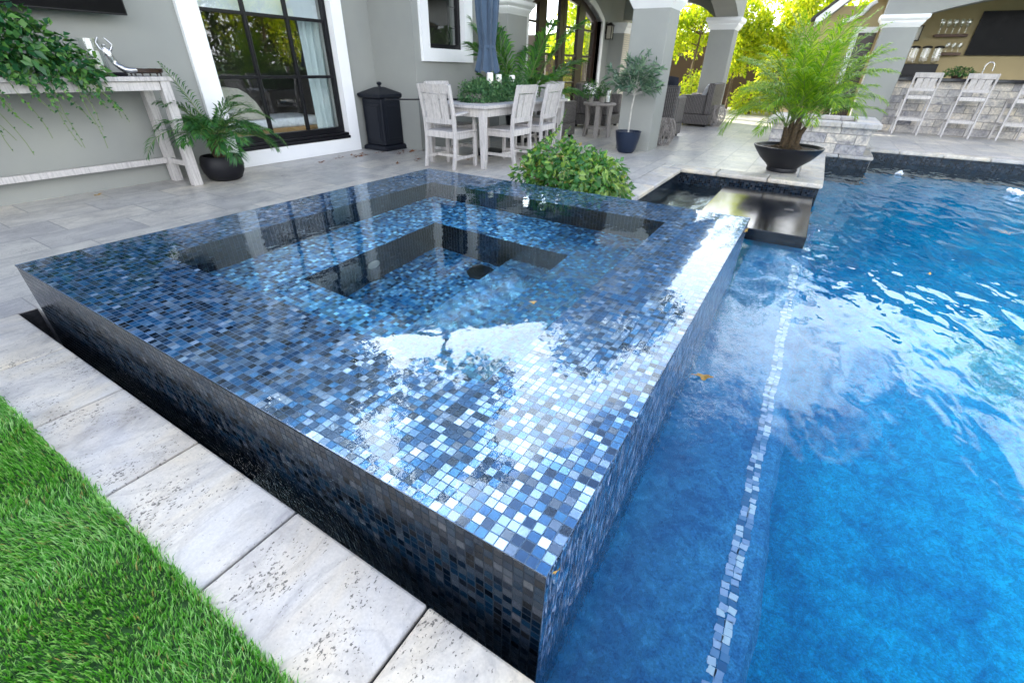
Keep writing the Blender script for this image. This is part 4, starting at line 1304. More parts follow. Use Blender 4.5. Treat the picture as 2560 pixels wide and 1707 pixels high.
curtain(2.66, 2.86, 'pale aqua curtain showing as a thin strip at the left side of the large window')

# inside the small window: a white table lamp
lp = thing('table_lamp', 'white turned lamp with pale shade inside the small window', 'lamp', (5.85, 5.55, 0))
m = MB(); m.lathe([(0.0, 1.18), (.10, 1.18), (.11, 1.22), (.06, 1.28), (.10, 1.40), (.13, 1.48), (.09, 1.58), (.05, 1.64), (.10, 1.70), (.10, 1.76), (.04, 1.82), (.03, 1.9), (0, 1.9)], (0, 0, 0), 24, False); m.build('lamp_base', 'cushion', lp, smooth=True)
m = MB(); m.lathe([(.19, 1.88), (.14, 2.2)], (0, 0, 0), 28, False); m.build('lamp_shade', 'cream', lp, smooth=True)
sb = thing('side_cabinet', 'dark cabinet carrying the lamp inside the small window', 'cabinet')
m = MB(); m.box(5.5, 6.3, 5.3, 5.8, 0.03, 1.14); m.build('carcass', 'brown_wood', sb)
m = MB(); m.box(5.48, 6.32, 5.28, 5.82, 1.142, 1.178); m.build('cabinet_top', 'brown_wood', sb, bevel=0.004)

# ---- loggia furniture
def wicker_sofa(name, label, cat, x0, x1, y0, y1, back, seat_z=0.36, arm_z=0.66, back_z=0.72, th=0.14, group=None, rz=0, white=True):
    t = thing(name, label, cat, group=group)
    m = MB()
    m.box(x0, x1, y0, y1, 0.05, seat_z - .1)
    m.build('base', 'wicker', t, bevel=0.015)
    sides = {'-x': (x0, x0 + th, y0, y1), '+x': (x1 - th, x1, y0, y1), '-y': (x0, x1, y0, y0 + th), '+y': (x0, x1, y1 - th, y1)}
    for k_, (a, b, c, d) in sides.items():
        opp = {'-x': '+x', '+x': '-x', '-y': '+y', '+y': '-y'}[back]
        if k_ == opp:
            continue
        m = MB()
        if k_ == back:
            m.box(a, b, c, d, seat_z - .099, back_z); m.build('backrest', 'wicker', t, bevel=0.03, segs=3)
        else:
            if back in '-x+x':
                a, b = (a + th + .002, b) if back == '-x' else (a, b - th - .002)
            else:
                c, d = (c + th + .002, d) if back == '-y' else (c, d - th - .002)
            m.box(a, b, c, d, seat_z - .099, arm_z); m.build('armrest', 'wicker', t, bevel=0.03, segs=3)
    m = MB(); m.box(x0 + th + .005, x1 - th - .005, y0 + th + .005, y1 - th - .005, seat_z - .098, seat_z + .07)
    m.build('seat_cushion', 'cushion', t, bevel=0.04, segs=3)
    for lx in (x0 + .04, x1 - .1):
        for ly in (y0 + .04, y1 - .1):
            m = MB(); m.box(lx, lx + .06, ly, ly + .06, 0.003, 0.0499); m.build('leg', 'black_frame', t)
    return t
wicker_sofa('wicker_sofa', 'dark wicker sofa with its back to the dining table', 'sofa', 7.40, 8.25, 3.72, 4.66, '-x', 0.36, 0.62, 0.66)
wicker_sofa('wicker_sofa', 'dark wicker sofa with a pale cushion in front of the far loggia column', 'sofa', 11.9, 13.2, 1.98, 2.72, '-y', 0.36, 0.66, 0.91)
wicker_sofa('wicker_armchair', 'dark wicker armchair peeking out behind the near loggia column', 'armchair', 9.10, 9.85, 2.10, 2.72, '-x', 0.36, 0.72, 0.90)
wicker_sofa('wicker_armchair', 'wicker armchair with white cushions by the arched doors', 'armchair', 9.9, 10.8, 3.75, 4.55, '+y', 0.36, 0.66, 0.86)
def pillow(name, label, cat, mat, loc, size, rot, group=None):
    m = MB()
    v, f = [], []
    n = 10
    for sgn in (1, -1):
        for i in range(n + 1):
            for j in range(n + 1):
                a, b = i / n * 2 - 1, j / n * 2 - 1
                h = (1 - a ** 4) ** .5 * (1 - b ** 4) ** .5
                v.append((a * size[0] / 2 * (1 - .08 * b * b), b * size[1] / 2 * (1 - .08 * a * a), sgn * size[2] / 2 * h))
    N1 = (n + 1) ** 2
    for s in (0, 1):
        for i in range(n):
            for j in range(n):
                q = [s * N1 + i * (n + 1) + j, s * N1 + (i + 1) * (n + 1) + j, s * N1 + (i + 1) * (n + 1) + j + 1, s * N1 + i * (n + 1) + j + 1]
                f.append(tuple(q if s == 0 else q[::-1]))
    m.add(v, f); o = m.build(name, mat, None, smooth=True, loc=loc); o.rotation_euler = rot
    return tag(o, label, cat, group)
pillow('cushion', 'white cushion lying on top of the sofa beside the dining table', 'cushion', 'cushion', (7.86, 4.02, .50), (.55, .5, .2), (0, R(70), R(5)))
pillow('cushion', 'pale grey cushion on the wicker sofa by the far column', 'cushion', 'pillow_light', (12.35, 2.22, .68), (.60, .46, .18), (R(-68), 0, R(10)))
pillow('cushion', 'dark striped round-topped cushion standing in the near wicker armchair', 'cushion', 'pillow_dark', (9.52, 2.42, .80), (.50, .40, .22), (0, R(80), R(0)))
pillow('cushion', 'white cushion on the armchair by the arched doors', 'cushion', 'cushion', (10.3, 4.3, .62), (.6, .5, .18), (R(70), 0, 0))

# round slatted side table with plants and lantern
rt = thing('round_side_table', 'round weathered wooden side table with slab legs in the loggia', 'side table', (8.62, 3.42, 0))
m = MB(); m.lathe([(0, .545), (.30, .545), (.31, .56), (.31, .578), (.30, .59), (0, .59)], (0, 0, 0), 36, False); m.build('table_top', 'greywood', rt, bevel=0)
for i in range(6):
    a = i * math.pi / 3 + .3
    m = MB(); m.sweep([(.27 * math.cos(a), .27 * math.sin(a), .002), (.24 * math.cos(a), .24 * math.sin(a), .3), (.26 * math.cos(a), .26 * math.sin(a), .544)], 0.09, 0.03, (-math.sin(a), math.cos(a), 0)); m.build('leg', 'greywood', rt, bevel=0.004)
m = MB(); m.lathe([(0, .14), (.22, .14), (.22, .165), (0, .165)], (0, 0, 0), 30, False); m.build('shelf', 'greywood', rt)
ln = thing('candle_lantern', 'small glass lantern jar on the round side table', 'lantern', (8.60, 3.26, .591))
m = MB(); m.lathe([(.055, .01), (.06, .06), (.058, .19), (.05, .21)], (0, 0, 0), 24, False); m.build('jar', 'clear_glass', ln, smooth=True)
m = MB(); m.lathe([(.0, .0), (.06, .0), (.062, .012), (0, .012)], (0, 0, 0), 24, False); m.build('foot', 'lantern', ln)
m = MB(); m.lathe([(0.0, 0), (.035, 0), (.035, .10), (0, .10)], (0, 0, 0), 20, False)
o = m.build('pillar_candle', 'wax', None, smooth=True, loc=(8.60, 3.26, .604)); tag(o, 'short white candle inside the lantern jar on the side table', 'candle')

# wall lantern
wl = thing('wall_lantern', 'bronze wall lantern beside the arched doors', 'wall lantern', (12.2, 4.78, 1.78))
m = MB(); m.box(-.02, .02, .0, .095, .22, .30); m.box(-.05, .05, .08, .097, .1, .34); m.build('bracket', 'lantern', wl)
m = MB()
for a, b in ((-1, -1), (1, -1), (1, 1), (-1, 1)):
    m.box(a * .065 - .007, a * .065 + .007, b * .065 - .007, b * .065 + .007, .0, .26)
m.box(-.075, .075, -.075, .075, -.015, 0); m.add(*stack([[(p[0], p[1], p[2]) for p in sq(.09, .262)], sq(.02, .33)]))
m.build('cage', 'lantern', wl)
m = MB(); m.box(-.055, .055, -.055, .055, .001, .258); m.build('glass', 'lantern_glass', wl)

# woven vine balls / vases by the columns
def vine_vase(label, loc, s):
    m = MB()
    for k_ in range(70):
        a0 = rng.uniform(0, 6.28); tw = rng.uniform(-1.6, 1.6)
        pts = []
        for i in range(9):
            q = i / 8
            r = (0.09 + 0.075 * math.sin(q * math.pi) ** .8) * (1 + rng.uniform(-.03, .03))
            pts.append((r * math.cos(a0 + tw * q), r * math.sin(a0 + tw * q), .01 + q * .40))
        m.tube(pts, 0.0042, 5)
    m.lathe([(0, .0), (.10, .0), (.10, .015), (0, .015)], (0, 0, 0), 16, False)
    o = m.build('woven_vine_vase', 'greywood', None, loc=loc); o.scale = (s, s, s)
    return tag(o, label, 'vase', 'woven vine vases by the columns')
vine_vase('grey woven vine vase on the paving beside the near loggia column', (8.25, 2.0, .004), 1.05)
vine_vase('grey woven vine vase on the paving beside the far loggia column', (12.3, 1.86, .004), 1.1)

# ---- bar details
tvb = thing('wall_television', 'large dark television on the beige wall behind the bar', 'television')
m = MB(); m.box(16.12, 16.17, -4.35, -2.79, 1.59, 2.45); m.build('housing', 'black_frame', tvb, bevel=0.005)
m = MB(); m.box(16.115, 16.1195, -4.34, -2.80, 1.60, 2.44); m.build('screen', 'screen', tvb)
m = MB(); m.box(16.171, 16.199, -3.8, -3.3, 1.8, 2.1); m.build('bracket', 'black_frame', tvb)
def glass_cup(x, y, z, h, r):
    m = MB(); m.lathe([(0, 0), (r * .8, 0), (r * .85, .006), (r * .15, .012), (r * .12, h * .42), (r * .8, h * .5), (r, h * .75), (r * .85, h)], (0, 0, 0), 14, False)
    o = m.build('stemmed_glass', 'clear_glass', None, smooth=True, loc=(x, y, z))
    return o
for (y0, y1, z, n_, h, lab) in ((-2.68, -2.05, 2.01, 5, .30, 'upper'), (-2.70, -2.33, 1.64, 3, .20, 'lower')):
    o = MB().box(16.02, 16.199, y0, y1, z - .055, z).build('wall_shelf', 'shelf_wood', None, bevel=0.004)
    tag(o, f'{lab} brown wall shelf beside the bar television', 'shelf')
    for i in range(n_):
        q = glass_cup(16.1, y0 + .07 + (y1 - y0 - .14) * i / (n_ - 1), z + .001, h, .055)
        tag(q, f'clear stemmed glass on the {lab} wall shelf behind the bar', 'glass', f'glasses on the {lab} bar shelf')
sc_ = thing('wall_lantern', 'framed lantern on the beige wall beside the pavilion column', 'wall lantern', (16.1, -1.71, 1.9))
m = MB()
for a in (-1, 1):
    for b in (-1, 1):
        m.box(a * .06 - .009, a * .06 + .009, b * .06 - .009, b * .06 + .009, 0, .27)
m.box(-.075, .075, -.075, .075, -.02, -.0005); m.box(-.08, .08, -.08, .08, .2705, .29); m.box(.04, .099, -.02, .02, .291, .32)
m.build('cage', 'lantern', sc_)
m = MB(); m.box(-.05, .05, -.05, .05, .001, .269); m.build('glass', 'lantern_glass', sc_)
dsp = thing('drink_dispenser', 'row dispenser with three clear canisters at the back of the bar', 'dispenser', (15.85, -2.0, 1.101))
m = MB(); m.box(-.12, .12, -.36, .36, .002, .05); m.box(.06, .12, -.36, .36, .051, .30); m.build('stand', 'black_frame', dsp, bevel=0.006)
for i in range(3):
    y = -.23 + .23 * i
    m = MB(); m.lathe([(.02, .30), (.07, .33), (.092, .40), (.092, .42)], (0, y, 0), 20, False); m.lathe([(.088, .42), (.088, .62)], (0, y, 0), 20, False); m.build('canister', 'clear_glass', dsp, smooth=True)
    m = MB(); m.lathe([(0, .621), (.10, .621), (.10, .65), (.05, .67), (0, .67)], (0, y, 0), 20, False); m.build('lid', 'black_frame', dsp, smooth=True)
    m = MB(); m.tube([(-.10, y, .36), (-.10, y, .42)], .075, 18); m.build('dispensing_wheel', 'cream', dsp, smooth=True).rotation_euler = (0, 0, 0)
fa = thing('bar_faucet', 'tall brushed gooseneck faucet on the bar', 'faucet', (14.75, -3.02, 1.111))
m = MB()
pts = [(0, 0, 0), (0, .0, .22)] + [(0, -.075 + .075 * math.cos(a), .22 + .10 * math.sin(a)) for a in np.linspace(0.2, 2.9, 10)] + [(0, -.15, .15)]
m.tube(pts, .012, 10); m.build('spout', 'metal', fa, smooth=True)
m = MB(); m.lathe([(0, 0), (.028, 0), (.028, .03), (0, .03)], (0, 0, 0), 16, False); m.tube([(0, .02, .05), (0, .08, .07)], .007, 8); m.build('faucet_base', 'metal', fa, smooth=True)

# ================================================================== PLANTS
UP = np.array([0, 0, 1.0])
def frond(lv, stem, base, azim, elev, length, nleaf, lw, ll, curl=1.2, twist=0.0, vee=0.5, srad=0.006, tipdroop=0.25, start=0.22):
    """one pinnate palm frond: arching rachis and two rows of narrow leaflets"""
    n = 14
    pts, dirs = [], []
    p = np.array(base, float); e = elev
    for i in range(n + 1):
        d = np.array([math.cos(azim) * math.cos(e), math.sin(azim) * math.cos(e), math.sin(e)])
        pts.append(p.copy()); dirs.append(d)
        p = p + d * length / n
        e -= curl / n * (0.4 + 1.2 * i / n)
        azim += twist / n
    pts, dirs = np.array(pts), np.array(dirs)
    stem.tube([tuple(q) for q in pts], [srad * (1 - .8 * i / n) for i in range(n + 1)], 5)
    t_ = np.linspace(start, 0.99, nleaf)
    for s in (-1, 1):
        tt = np.clip(t_ + rng.uniform(-.006, .006, nleaf), 0, 0.995)
        P = np.stack([np.interp(tt * n, np.arange(n + 1), pts[:, k_]) for k_ in range(3)], 1)
        T = unit(np.stack([np.interp(tt * n, np.arange(n + 1), dirs[:, k_]) for k_ in range(3)], 1))
        S = unit(np.cross(T, np.tile(UP, (nleaf, 1)) + 1e-4))
        U = np.cross(S, T)
        D = T * (0.55 + 0.5 * tt[:, None]) + s * S * (1.0 - .35 * tt[:, None]) + U * vee * (1 - .4 * tt[:, None]) + rng.normal(0, .10, (nleaf, 3))
        L = ll * np.sin(np.clip((tt - start) / (1 - start), 0, 1) * 2.6 + .42) ** .8 * rng.uniform(.85, 1.1, nleaf)
        # two segments per leaflet: the outer half droops
        D = unit(D)
        Nn = unit(U + rng.normal(0, .25, (nleaf, 3)))
        W = np.full(nleaf, lw) * rng.uniform(.8, 1.15, nleaf)
        S2 = unit(np.cross(D, Nn))
        b = P; mid = P + D * (L * .5)[:, None]; tip = P + D * L[:, None] - UP * (L * tipdroop)[:, None]
        mid = mid + UP * (L * .02)[:, None]
        V = np.stack([b, mid + S2 * (W / 2)[:, None], tip, mid - S2 * (W / 2)[:, None]], 1).reshape(-1, 3)
        i = np.arange(nleaf)[:, None] * 4
        F = np.concatenate([i + np.array([[0, 1, 3]]), i + np.array([[1, 2, 3]])], 0)
        lv.V.append(V); lv.F.append(F + lv.o); lv.o += len(V)

# ---- potted palm by the console
pp = thing('potted_palm', 'dark green feathery palm in a round black pot between console and window', 'potted plant', (2.29, 5.235, 0.002))
m = MB(); m.lathe([(0, 0), (.13, 0), (.165, .02), (.20, .09), (.212, .16), (.20, .225), (.185, .25), (.165, .25), (.17, .2), (0, .2)], (0, 0, 0), 36, False); m.build('pot', 'black_pot', pp, smooth=True)
m = MB(); m.lathe([(0, .205), (.168, .205)], (0, 0, 0), 24, False); m.build('soil', 'soil', pp)
m = MB()
for k_ in range(3):
    a = k_ * 2.1
    m.tube([(.02 * math.cos(a), .02 * math.sin(a), .2), (.05 * math.cos(a), .05 * math.sin(a), .33), (.06 * math.cos(a), .06 * math.sin(a), .46)], [.035, .04, .025], 9)
m.build('trunk', 'fibre', pp)
lv, stm = Leaves(), MB()
for k_ in range(46):
    az = k_ * 2.4 + rng.uniform(-.3, .3)
    el = rng.uniform(.25, 1.35)
    ln_ = rng.uniform(.42, .62)
    if math.sin(az) > 0.35:
        ln_ *= .55; el = max(el, .8)
    frond(lv, stm, (.05 * math.cos(az), .05 * math.sin(az), .42 + rng.uniform(-.05, .05)), az, el, ln_, 28, .0135, .20, curl=rng.uniform(1.2, 2.0), vee=.35, srad=.005)
frond(lv, stm, (0, 0, .45), R(205), 1.12, .78, 26, .010, .13, curl=.35, vee=.5)
frond(lv, stm, (0, 0, .40), R(-170), .55, .85, 30, .011, .17, curl=1.9, vee=.2)
frond(lv, stm, (0, 0, .42), R(-40), .5, .80, 30, .011, .17, curl=1.9, vee=.2)
frond(lv, stm, (0, 0, .45), R(-15), .75, .72, 30, .011, .16, curl=1.7, vee=.2)
lv.build('leaflets', 'leaf_palm_dark', pp); stm.build('frond_stems', 'stem', pp)

# ---- trailing vine on the console
tvn = thing('trailing_vine', 'lush green trailing vine spilling over the console table', 'potted plant', (0, 0, 0))
m = MB(); m.lathe([(0, 0), (.13, 0), (.17, .06), (.18, .15), (.165, .15), (0, .12)], (0.75, 5.36, 0.991), 28, False); m.build('pot', 'greywood', tvn, smooth=True)
lv, stm = Leaves(), MB()
def mound(lv, c, rad, n, size, wr=.55, shell=.5, up=0.25, zcut=None, droop=.15):
    d = rdir(n, -.5, 1)
    r = np.cbrt(rng.uniform(shell ** 3, 1, n))[:, None]
    bumps = 1 + .16 * np.sin(d[:, :1] * 7 + c[0] * 5) * np.cos(d[:, 1:2] * 6 + c[1] * 3)
    P = np.array(c) + d * r * np.array(rad) * bumps
    if zcut is not None:
        P[:, 2] = np.maximum(P[:, 2], zcut + rng.uniform(0, .05, n))
    D = d * .8 + rdir(n) * .8 + np.array([0, 0, -.25])
    Nn = d + rdir(n) * .5 + np.array([0, 0, up])
    L = size * rng.uniform(.6, 1.25, n)
    lv.add(P, D, Nn, L, L * wr * rng.uniform(.85, 1.15, n), droop=droop)
mound(lv, (.55, 5.33, 1.16), (.50, .26, .30), 900, .075, .6, .55)
mound(lv, (1.02, 5.30, 1.16), (.38, .26, .25), 700, .07, .6, .55)
mound(lv, (1.30, 5.24, 1.04), (.24, .22, .16), 320, .06, .6, .5)
mound(lv, (.95, 5.24, 1.36), (.26, .16, .15), 150, .075, .55, .5)
def strand(lv, stm, pts, nl, size, rad=.0022, wr=.55):
    n = len(pts)
    stm.tube(pts, [rad] * n, 5)
    A_ = np.array(pts)
    tt = np.sort(rng.uniform(.03, .98, nl)) * (n - 1)
    P = np.stack([np.interp(tt, np.arange(n), A_[:, k_]) for k_ in range(3)], 1)
    D = rdir(nl) * 1.0 + np.array([0, -.3, -.4])
    Nn = rdir(nl) * .5 + np.array([-.3, -.8, .4])
    L = size * rng.uniform(.55, 1.2, nl) * (1.1 - .75 * tt / (n - 1))
    lv.add(P, D, Nn, L, L * wr, droop=.1)
for k_ in range(30):
    x0 = rng.uniform(.35, 1.45)
    y0 = 5.11 + rng.uniform(-.03, .02)
    drop = rng.uniform(.12, .40) if k_ < 20 else rng.uniform(.4, .62)
    dx = rng.uniform(.02, .16)
    pts = [(x0 - .06, 5.28, 1.10)] + [(x0 + dx * q ** 1.2 + .012 * math.sin(q * 7 + k_), y0 - .015 * math.sin(q * 3), 1.02 - drop * q ** 1.1) for q in np.linspace(0, 1, 8)]
    strand(lv, stm, pts, int(16 + 20 * (1 - drop)) if k_ < 20 else 15, .062 if k_ < 20 else .045)
lv.build('leaves', 'leaf_pothos', tvn); stm.build('runners', 'stem', tvn)

# ---- shrub beside the spa
sh = thing('leafy_shrub', 'rounded glossy green shrub tumbling over the far edge of the spa', 'shrub', (0, 0, 0))
m = MB()
for k_ in range(14):
    a = k_ * 2.4
    r = .12
    e_ = (3.68 + .38 * math.cos(a), 1.72 + .42 * math.sin(a), .15 + .3 * ((k_ * .37) % 1))
    m.tube([(3.68 + r * math.cos(a), 1.72 + r * math.sin(a), 0.003), ((3.68 + e_[0]) / 2, (1.72 + e_[1]) / 2, .2), e_], [.014, .010, .004], 6)
m.build('stems', 'bark', sh)
lv, stm = Leaves(), MB()
mound(lv, (3.68, 1.66, .16), (.42, .46, .33), 1200, .082, .5, .55, .35, .02)
mound(lv, (3.62, 1.80, .36), (.26, .34, .20), 420, .070, .5, .4, .35)
mound(lv, (3.60, 1.42, .26), (.36, .26, .22), 520, .076, .5, .5, .35, .02)
mound(lv, (3.90, 1.38, .12), (.30, .26, .18), 360, .070, .5, .5, .35, .02)
mound(lv, (3.52, 1.98, .22), (.26, .22, .24), 300, .070, .5, .5, .35, .02)
for k_ in range(46):
    a = rng.uniform(-2.9, .9)
    b = (3.65 + .3 * math.cos(a), 1.72 + .38 * math.sin(a), rng.uniform(.2, .42))
    L_ = rng.uniform(.12, .34)
    up_ = rng.uniform(-.4, .8 if abs(a + 1.2) > .8 else .1)
    pts = [(b[0] + q * L_ * math.cos(a), b[1] + q * L_ * math.sin(a), max(.02, b[2] + q * L_ * up_ - .12 * q * q + .02 * math.sin(q * 9 + k_))) for q in np.linspace(0, 1, 6)]
    strand(lv, stm, pts, 16, .060, .004, .5)
for (dx, dy, h) in ((.05, .18, .34), (.10, .10, .30), (-.04, .22, .26), (.16, .0, .16), (.02, .14, .44)):
    b = (3.60 + dx, 1.82 + dy, .46)
    pts = [(b[0] + .08 * math.sin(q * 3 + dx * 9), b[1] - .22 * q, b[2] + h * q - .08 * q * q) for q in np.linspace(0, 1, 7)]
    strand(lv, stm, pts, 20, .055, .003, .5)
lv.build('leaves', 'leaf_bush', sh); stm.build('runners', 'stem', sh)

# ---- areca palm behind the parasol
ar = thing('areca_palm', 'tall arching green palm behind the parasol by the house corner', 'potted plant', (6.95, 4.22, 0.002))
m = MB(); m.lathe([(0, 0), (.17, 0), (.23, .38), (.235, .42), (.21, .42), (0, .38)], (0, 0, 0), 28, False); m.build('pot', 'black_pot', ar, smooth=True)
lv, stm = Leaves(), MB()
for (az, el, ln_, cu, tw) in ((118, 1.20, 1.85, .55, .1), (165, 1.05, 1.6, .9, .2), (-62, 1.22, 1.75, .75, -.1), (-40, .98, 1.45, .9, 0), (-95, 1.35, 1.5, .5, 0), (70, 1.3, 1.7, .7, 0), (100, .95, 1.3, 1.0, 0), (-20, .8, 1.35, .7, .1),
                              (200, .9, 1.3, 1.0, 0), (-120, 1.0, 1.15, 1.1, 0), (20, 1.1, 1.5, .8, 0), (140, 1.35, 1.4, .5, 0), (-75, .75, 1.1, 1.0, 0)):
    frond(lv, stm, (.05 * math.cos(R(az)), .05 * math.sin(R(az)), .36), R(az), el, ln_, 54, .030, .44, curl=cu, twist=tw, vee=.35, srad=.010, tipdroop=.3, start=.34)
lv.build('leaflets', 'leaf_kentia', ar); stm.build('frond_stems', 'stem', ar)

# ---- herb trough and candles on the table
hp = thing('herb_trough', 'low planter overflowing with tiny-leaved green herbs on the dining table', 'planter', (0, 0, 0))
m = MB(); m.box(4.85, 6.12, 3.58, 3.84, .7315, .83); m.build('trough', 'greywood', hp, bevel=0.006)
lv = Leaves()
for cx in np.linspace(4.95, 6.05, 9):
    mound(lv, (cx, 3.69, .79), (.20, .25, .20 + .02 * math.sin(cx * 7)), 1700, .034, .6, .6, .4, .735, .05)
lv.build('foliage', 'leaf_herb', hp)
for (cx, zt_, lab) in ((5.235, 1.065, 'leftmost and tallest of the three white candles in the herb trough'), (5.445, 1.045, 'middle one of the three white candles in the herb trough'), (5.79, 1.035, 'rightmost white candle in the herb trough, set apart from two others')):
    m = MB(); m.lathe([(0, 0), (.040, 0), (.041, .01), (.041, zt_ - .86 - .01), (.036, zt_ - .86), (0, zt_ - .865)], (0, 0, 0), 24, False)
    o = m.build('pillar_candle', 'wax', None, smooth=True, loc=(cx, 3.66, .86)); tag(o, lab, 'candle', 'white candles in the herb trough')
    m = MB(); m.tube([(0, 0, zt_ - .867), (.001, 0, zt_ - .85)], .002, 5); m.build('wick', 'black_frame', o)

# ---- olive standard in a blue pot
ol = thing('standard_tree', 'slim lollipop tree with narrow grey-green leaves in a slate blue pot', 'potted tree', (7.06, 2.27, 0.003))
m = MB(); m.lathe([(0, 0), (.115, 0), (.14, .03), (.185, .22), (.195, .29), (.20, .31), (.18, .31), (.17, .27), (0, .27)], (0, 0, 0), 36, False); m.build('pot', 'blue_pot', ol, smooth=True)
m = MB(); m.lathe([(0, .275), (.172, .275)], (0, 0, 0), 24, False); m.build('soil', 'soil', ol)
m = MB(); m.tube([(0, 0, .27), (.012, .008, .45), (-.008, .0, .62), (.01, -.012, .80), (0, 0, .95)], [.014, .013, .012, .011, .009], 8)
lv = Leaves(); 
for k_ in range(34):
    d = rdir(1, -.25, 1)[0]
    e_ = np.array([0, 0, .98]) + d * np.array([.32, .42, .34]) * rng.uniform(.55, 1.0)
    b = np.array([0, 0, .80 + .14 * rng.random()])
    mid = (b + e_) / 2 + rng.normal(0, .02, 3)
    m.tube([tuple(b), tuple(mid), tuple(e_)], [.006, .004, .002], 5)
    n = 28
    q = rng.uniform(.35, 1.15, n)[:, None]
    P = b + (e_ - b) * q + rng.normal(0, .018, (n, 3))
    D = unit(np.tile(e_ - b, (n, 1))) * .9 + rdir(n) * .8
    L = rng.uniform(.09, .16, n)
    lv.add(P, D, rdir(n) + np.array([0, 0, .6]), L, L * .15, droop=.25)
m.build('trunk', 'pale_bark', ol); lv.build('crown', 'leaf_olive', ol)

# ---- palm bowl by the pool
bw = thing('palm_bowl', 'bright feathery palm in a wide black footed bowl at the pool corner', 'potted plant', (6.88, 0.012, 0.008))
m = MB(); m.lathe([(0, 0), (.185, 0), (.19, .02), (.185, .045), (.22, .085), (.31, .16), (.385, .25), (.415, .295), (.418, .31), (.395, .31), (.37, .275), (0, .262)], (0, 0, 0), 56, False); m.build('bowl', 'bowl', bw, smooth=True)
m = MB(); m.lathe([(0, .285), (.2, .28), (.378, .272)], (0, 0, 0), 32, False); m.build('soil', 'soil', bw)
m = MB()
TR = ((-.02, .05, .0, .34), (-.05, -.02, -.01, .38), (.06, -.05, .02, .34), (.02, -.10, -.12, .27), (-.06, .10, .03, .26), (.07, .05, .02, .36))
tops = []
for (x, y, dx, h) in [(a_ * .75, b_ * .75, c_ * .6, d_) for a_, b_, c_, d_ in TR]:
    top_ = (x * 1.3, y * 1.25 + dx * .4, .27 + h)
    tops.append(top_)
    m.tube([(x * .9, y * .9, .25), (x, y, .27 + h * .35), (x * 1.1, y * 1.1, .27 + h * .7), top_], [.046, .038, .034, .022], 10)
for k_ in range(60):
    a = rng.uniform(0, 6.28); r = rng.uniform(.05, .19)
    m.tube([(r * .5 * math.cos(a), r * .5 * math.sin(a), .33), (r * .9 * math.cos(a), r * .9 * math.sin(a), .305), (r * 1.2 * math.cos(a + .3), r * 1.2 * math.sin(a + .3), .277)], .006, 5)
m.build('trunk', 'fibre', bw)
lv, stm = Leaves(), MB()
for j, tp in enumerate(tops):
    for k_ in range(11):
        az = k_ * 2.4 + j * 1.1 + rng.uniform(-.3, .3)
        q = k_ / 10
        el = 1.48 - .80 * q + rng.uniform(-.10, .10)
        frond(lv, stm, tp, az, el, rng.uniform(1.1, 1.38) * (1 - .28 * q), 50, .0105, .25, curl=.55 + .9 * q + rng.uniform(-.1, .3), vee=.35, srad=.005, tipdroop=.35, start=.22)
frond(lv, stm, (0, .1, .55), R(125), .65, 1.05, 44, .013, .24, curl=2.3, vee=.15)
frond(lv, stm, (0, .1, .55), R(160), .45, .80, 40, .012, .20, curl=1.6, vee=.15)
frond(lv, stm, (0, -.1, .6), R(-85), .55, .85, 40, .012, .20, curl=1.1, vee=.25)
frond(lv, stm, (0, -.1, .75), R(-80), .95, .95, 40, .012, .20, curl=1.4, vee=.25)
lv.build('leaflets', 'leaf_palm', bw); stm.build('frond_stems', 'stem', bw)

# ---- small plants
def small_plant(name, label, loc, rad, n, size, mat, pot='greywood', wr=.5, pr=.07, ph=.10):
    t = thing(name, label, 'potted plant', loc)
    m = MB(); m.lathe([(0, 0), (pr * .8, 0), (pr, ph), (pr * .9, ph), (0, ph * .9)], (0, 0, 0), 20, False); m.build('pot', pot, t, smooth=True)
    lv = Leaves(); mound(lv, (0, 0, ph + rad[2] * .35), rad, n, size, wr, .3, .4)
    lv.build('leaves', mat, t)
small_plant('small_pot_plant', 'small bushy green plant on the round side table', (8.52, 3.58, .591), (.16, .17, .20), 420, .05, 'leaf_pothos')
small_plant('small_pot_plant', 'darker green plant next to the lantern on the side table', (8.72, 3.42, .591), (.12, .12, .18), 300, .045, 'leaf_palm_dark')
small_plant('bar_herb_pot', 'bowl of dark green herbs on the bar counter', (14.72, -2.62, 1.111), (.12, .30, .12), 500, .05, 'leaf_pothos', 'brown_wood', .5, .11, .06)

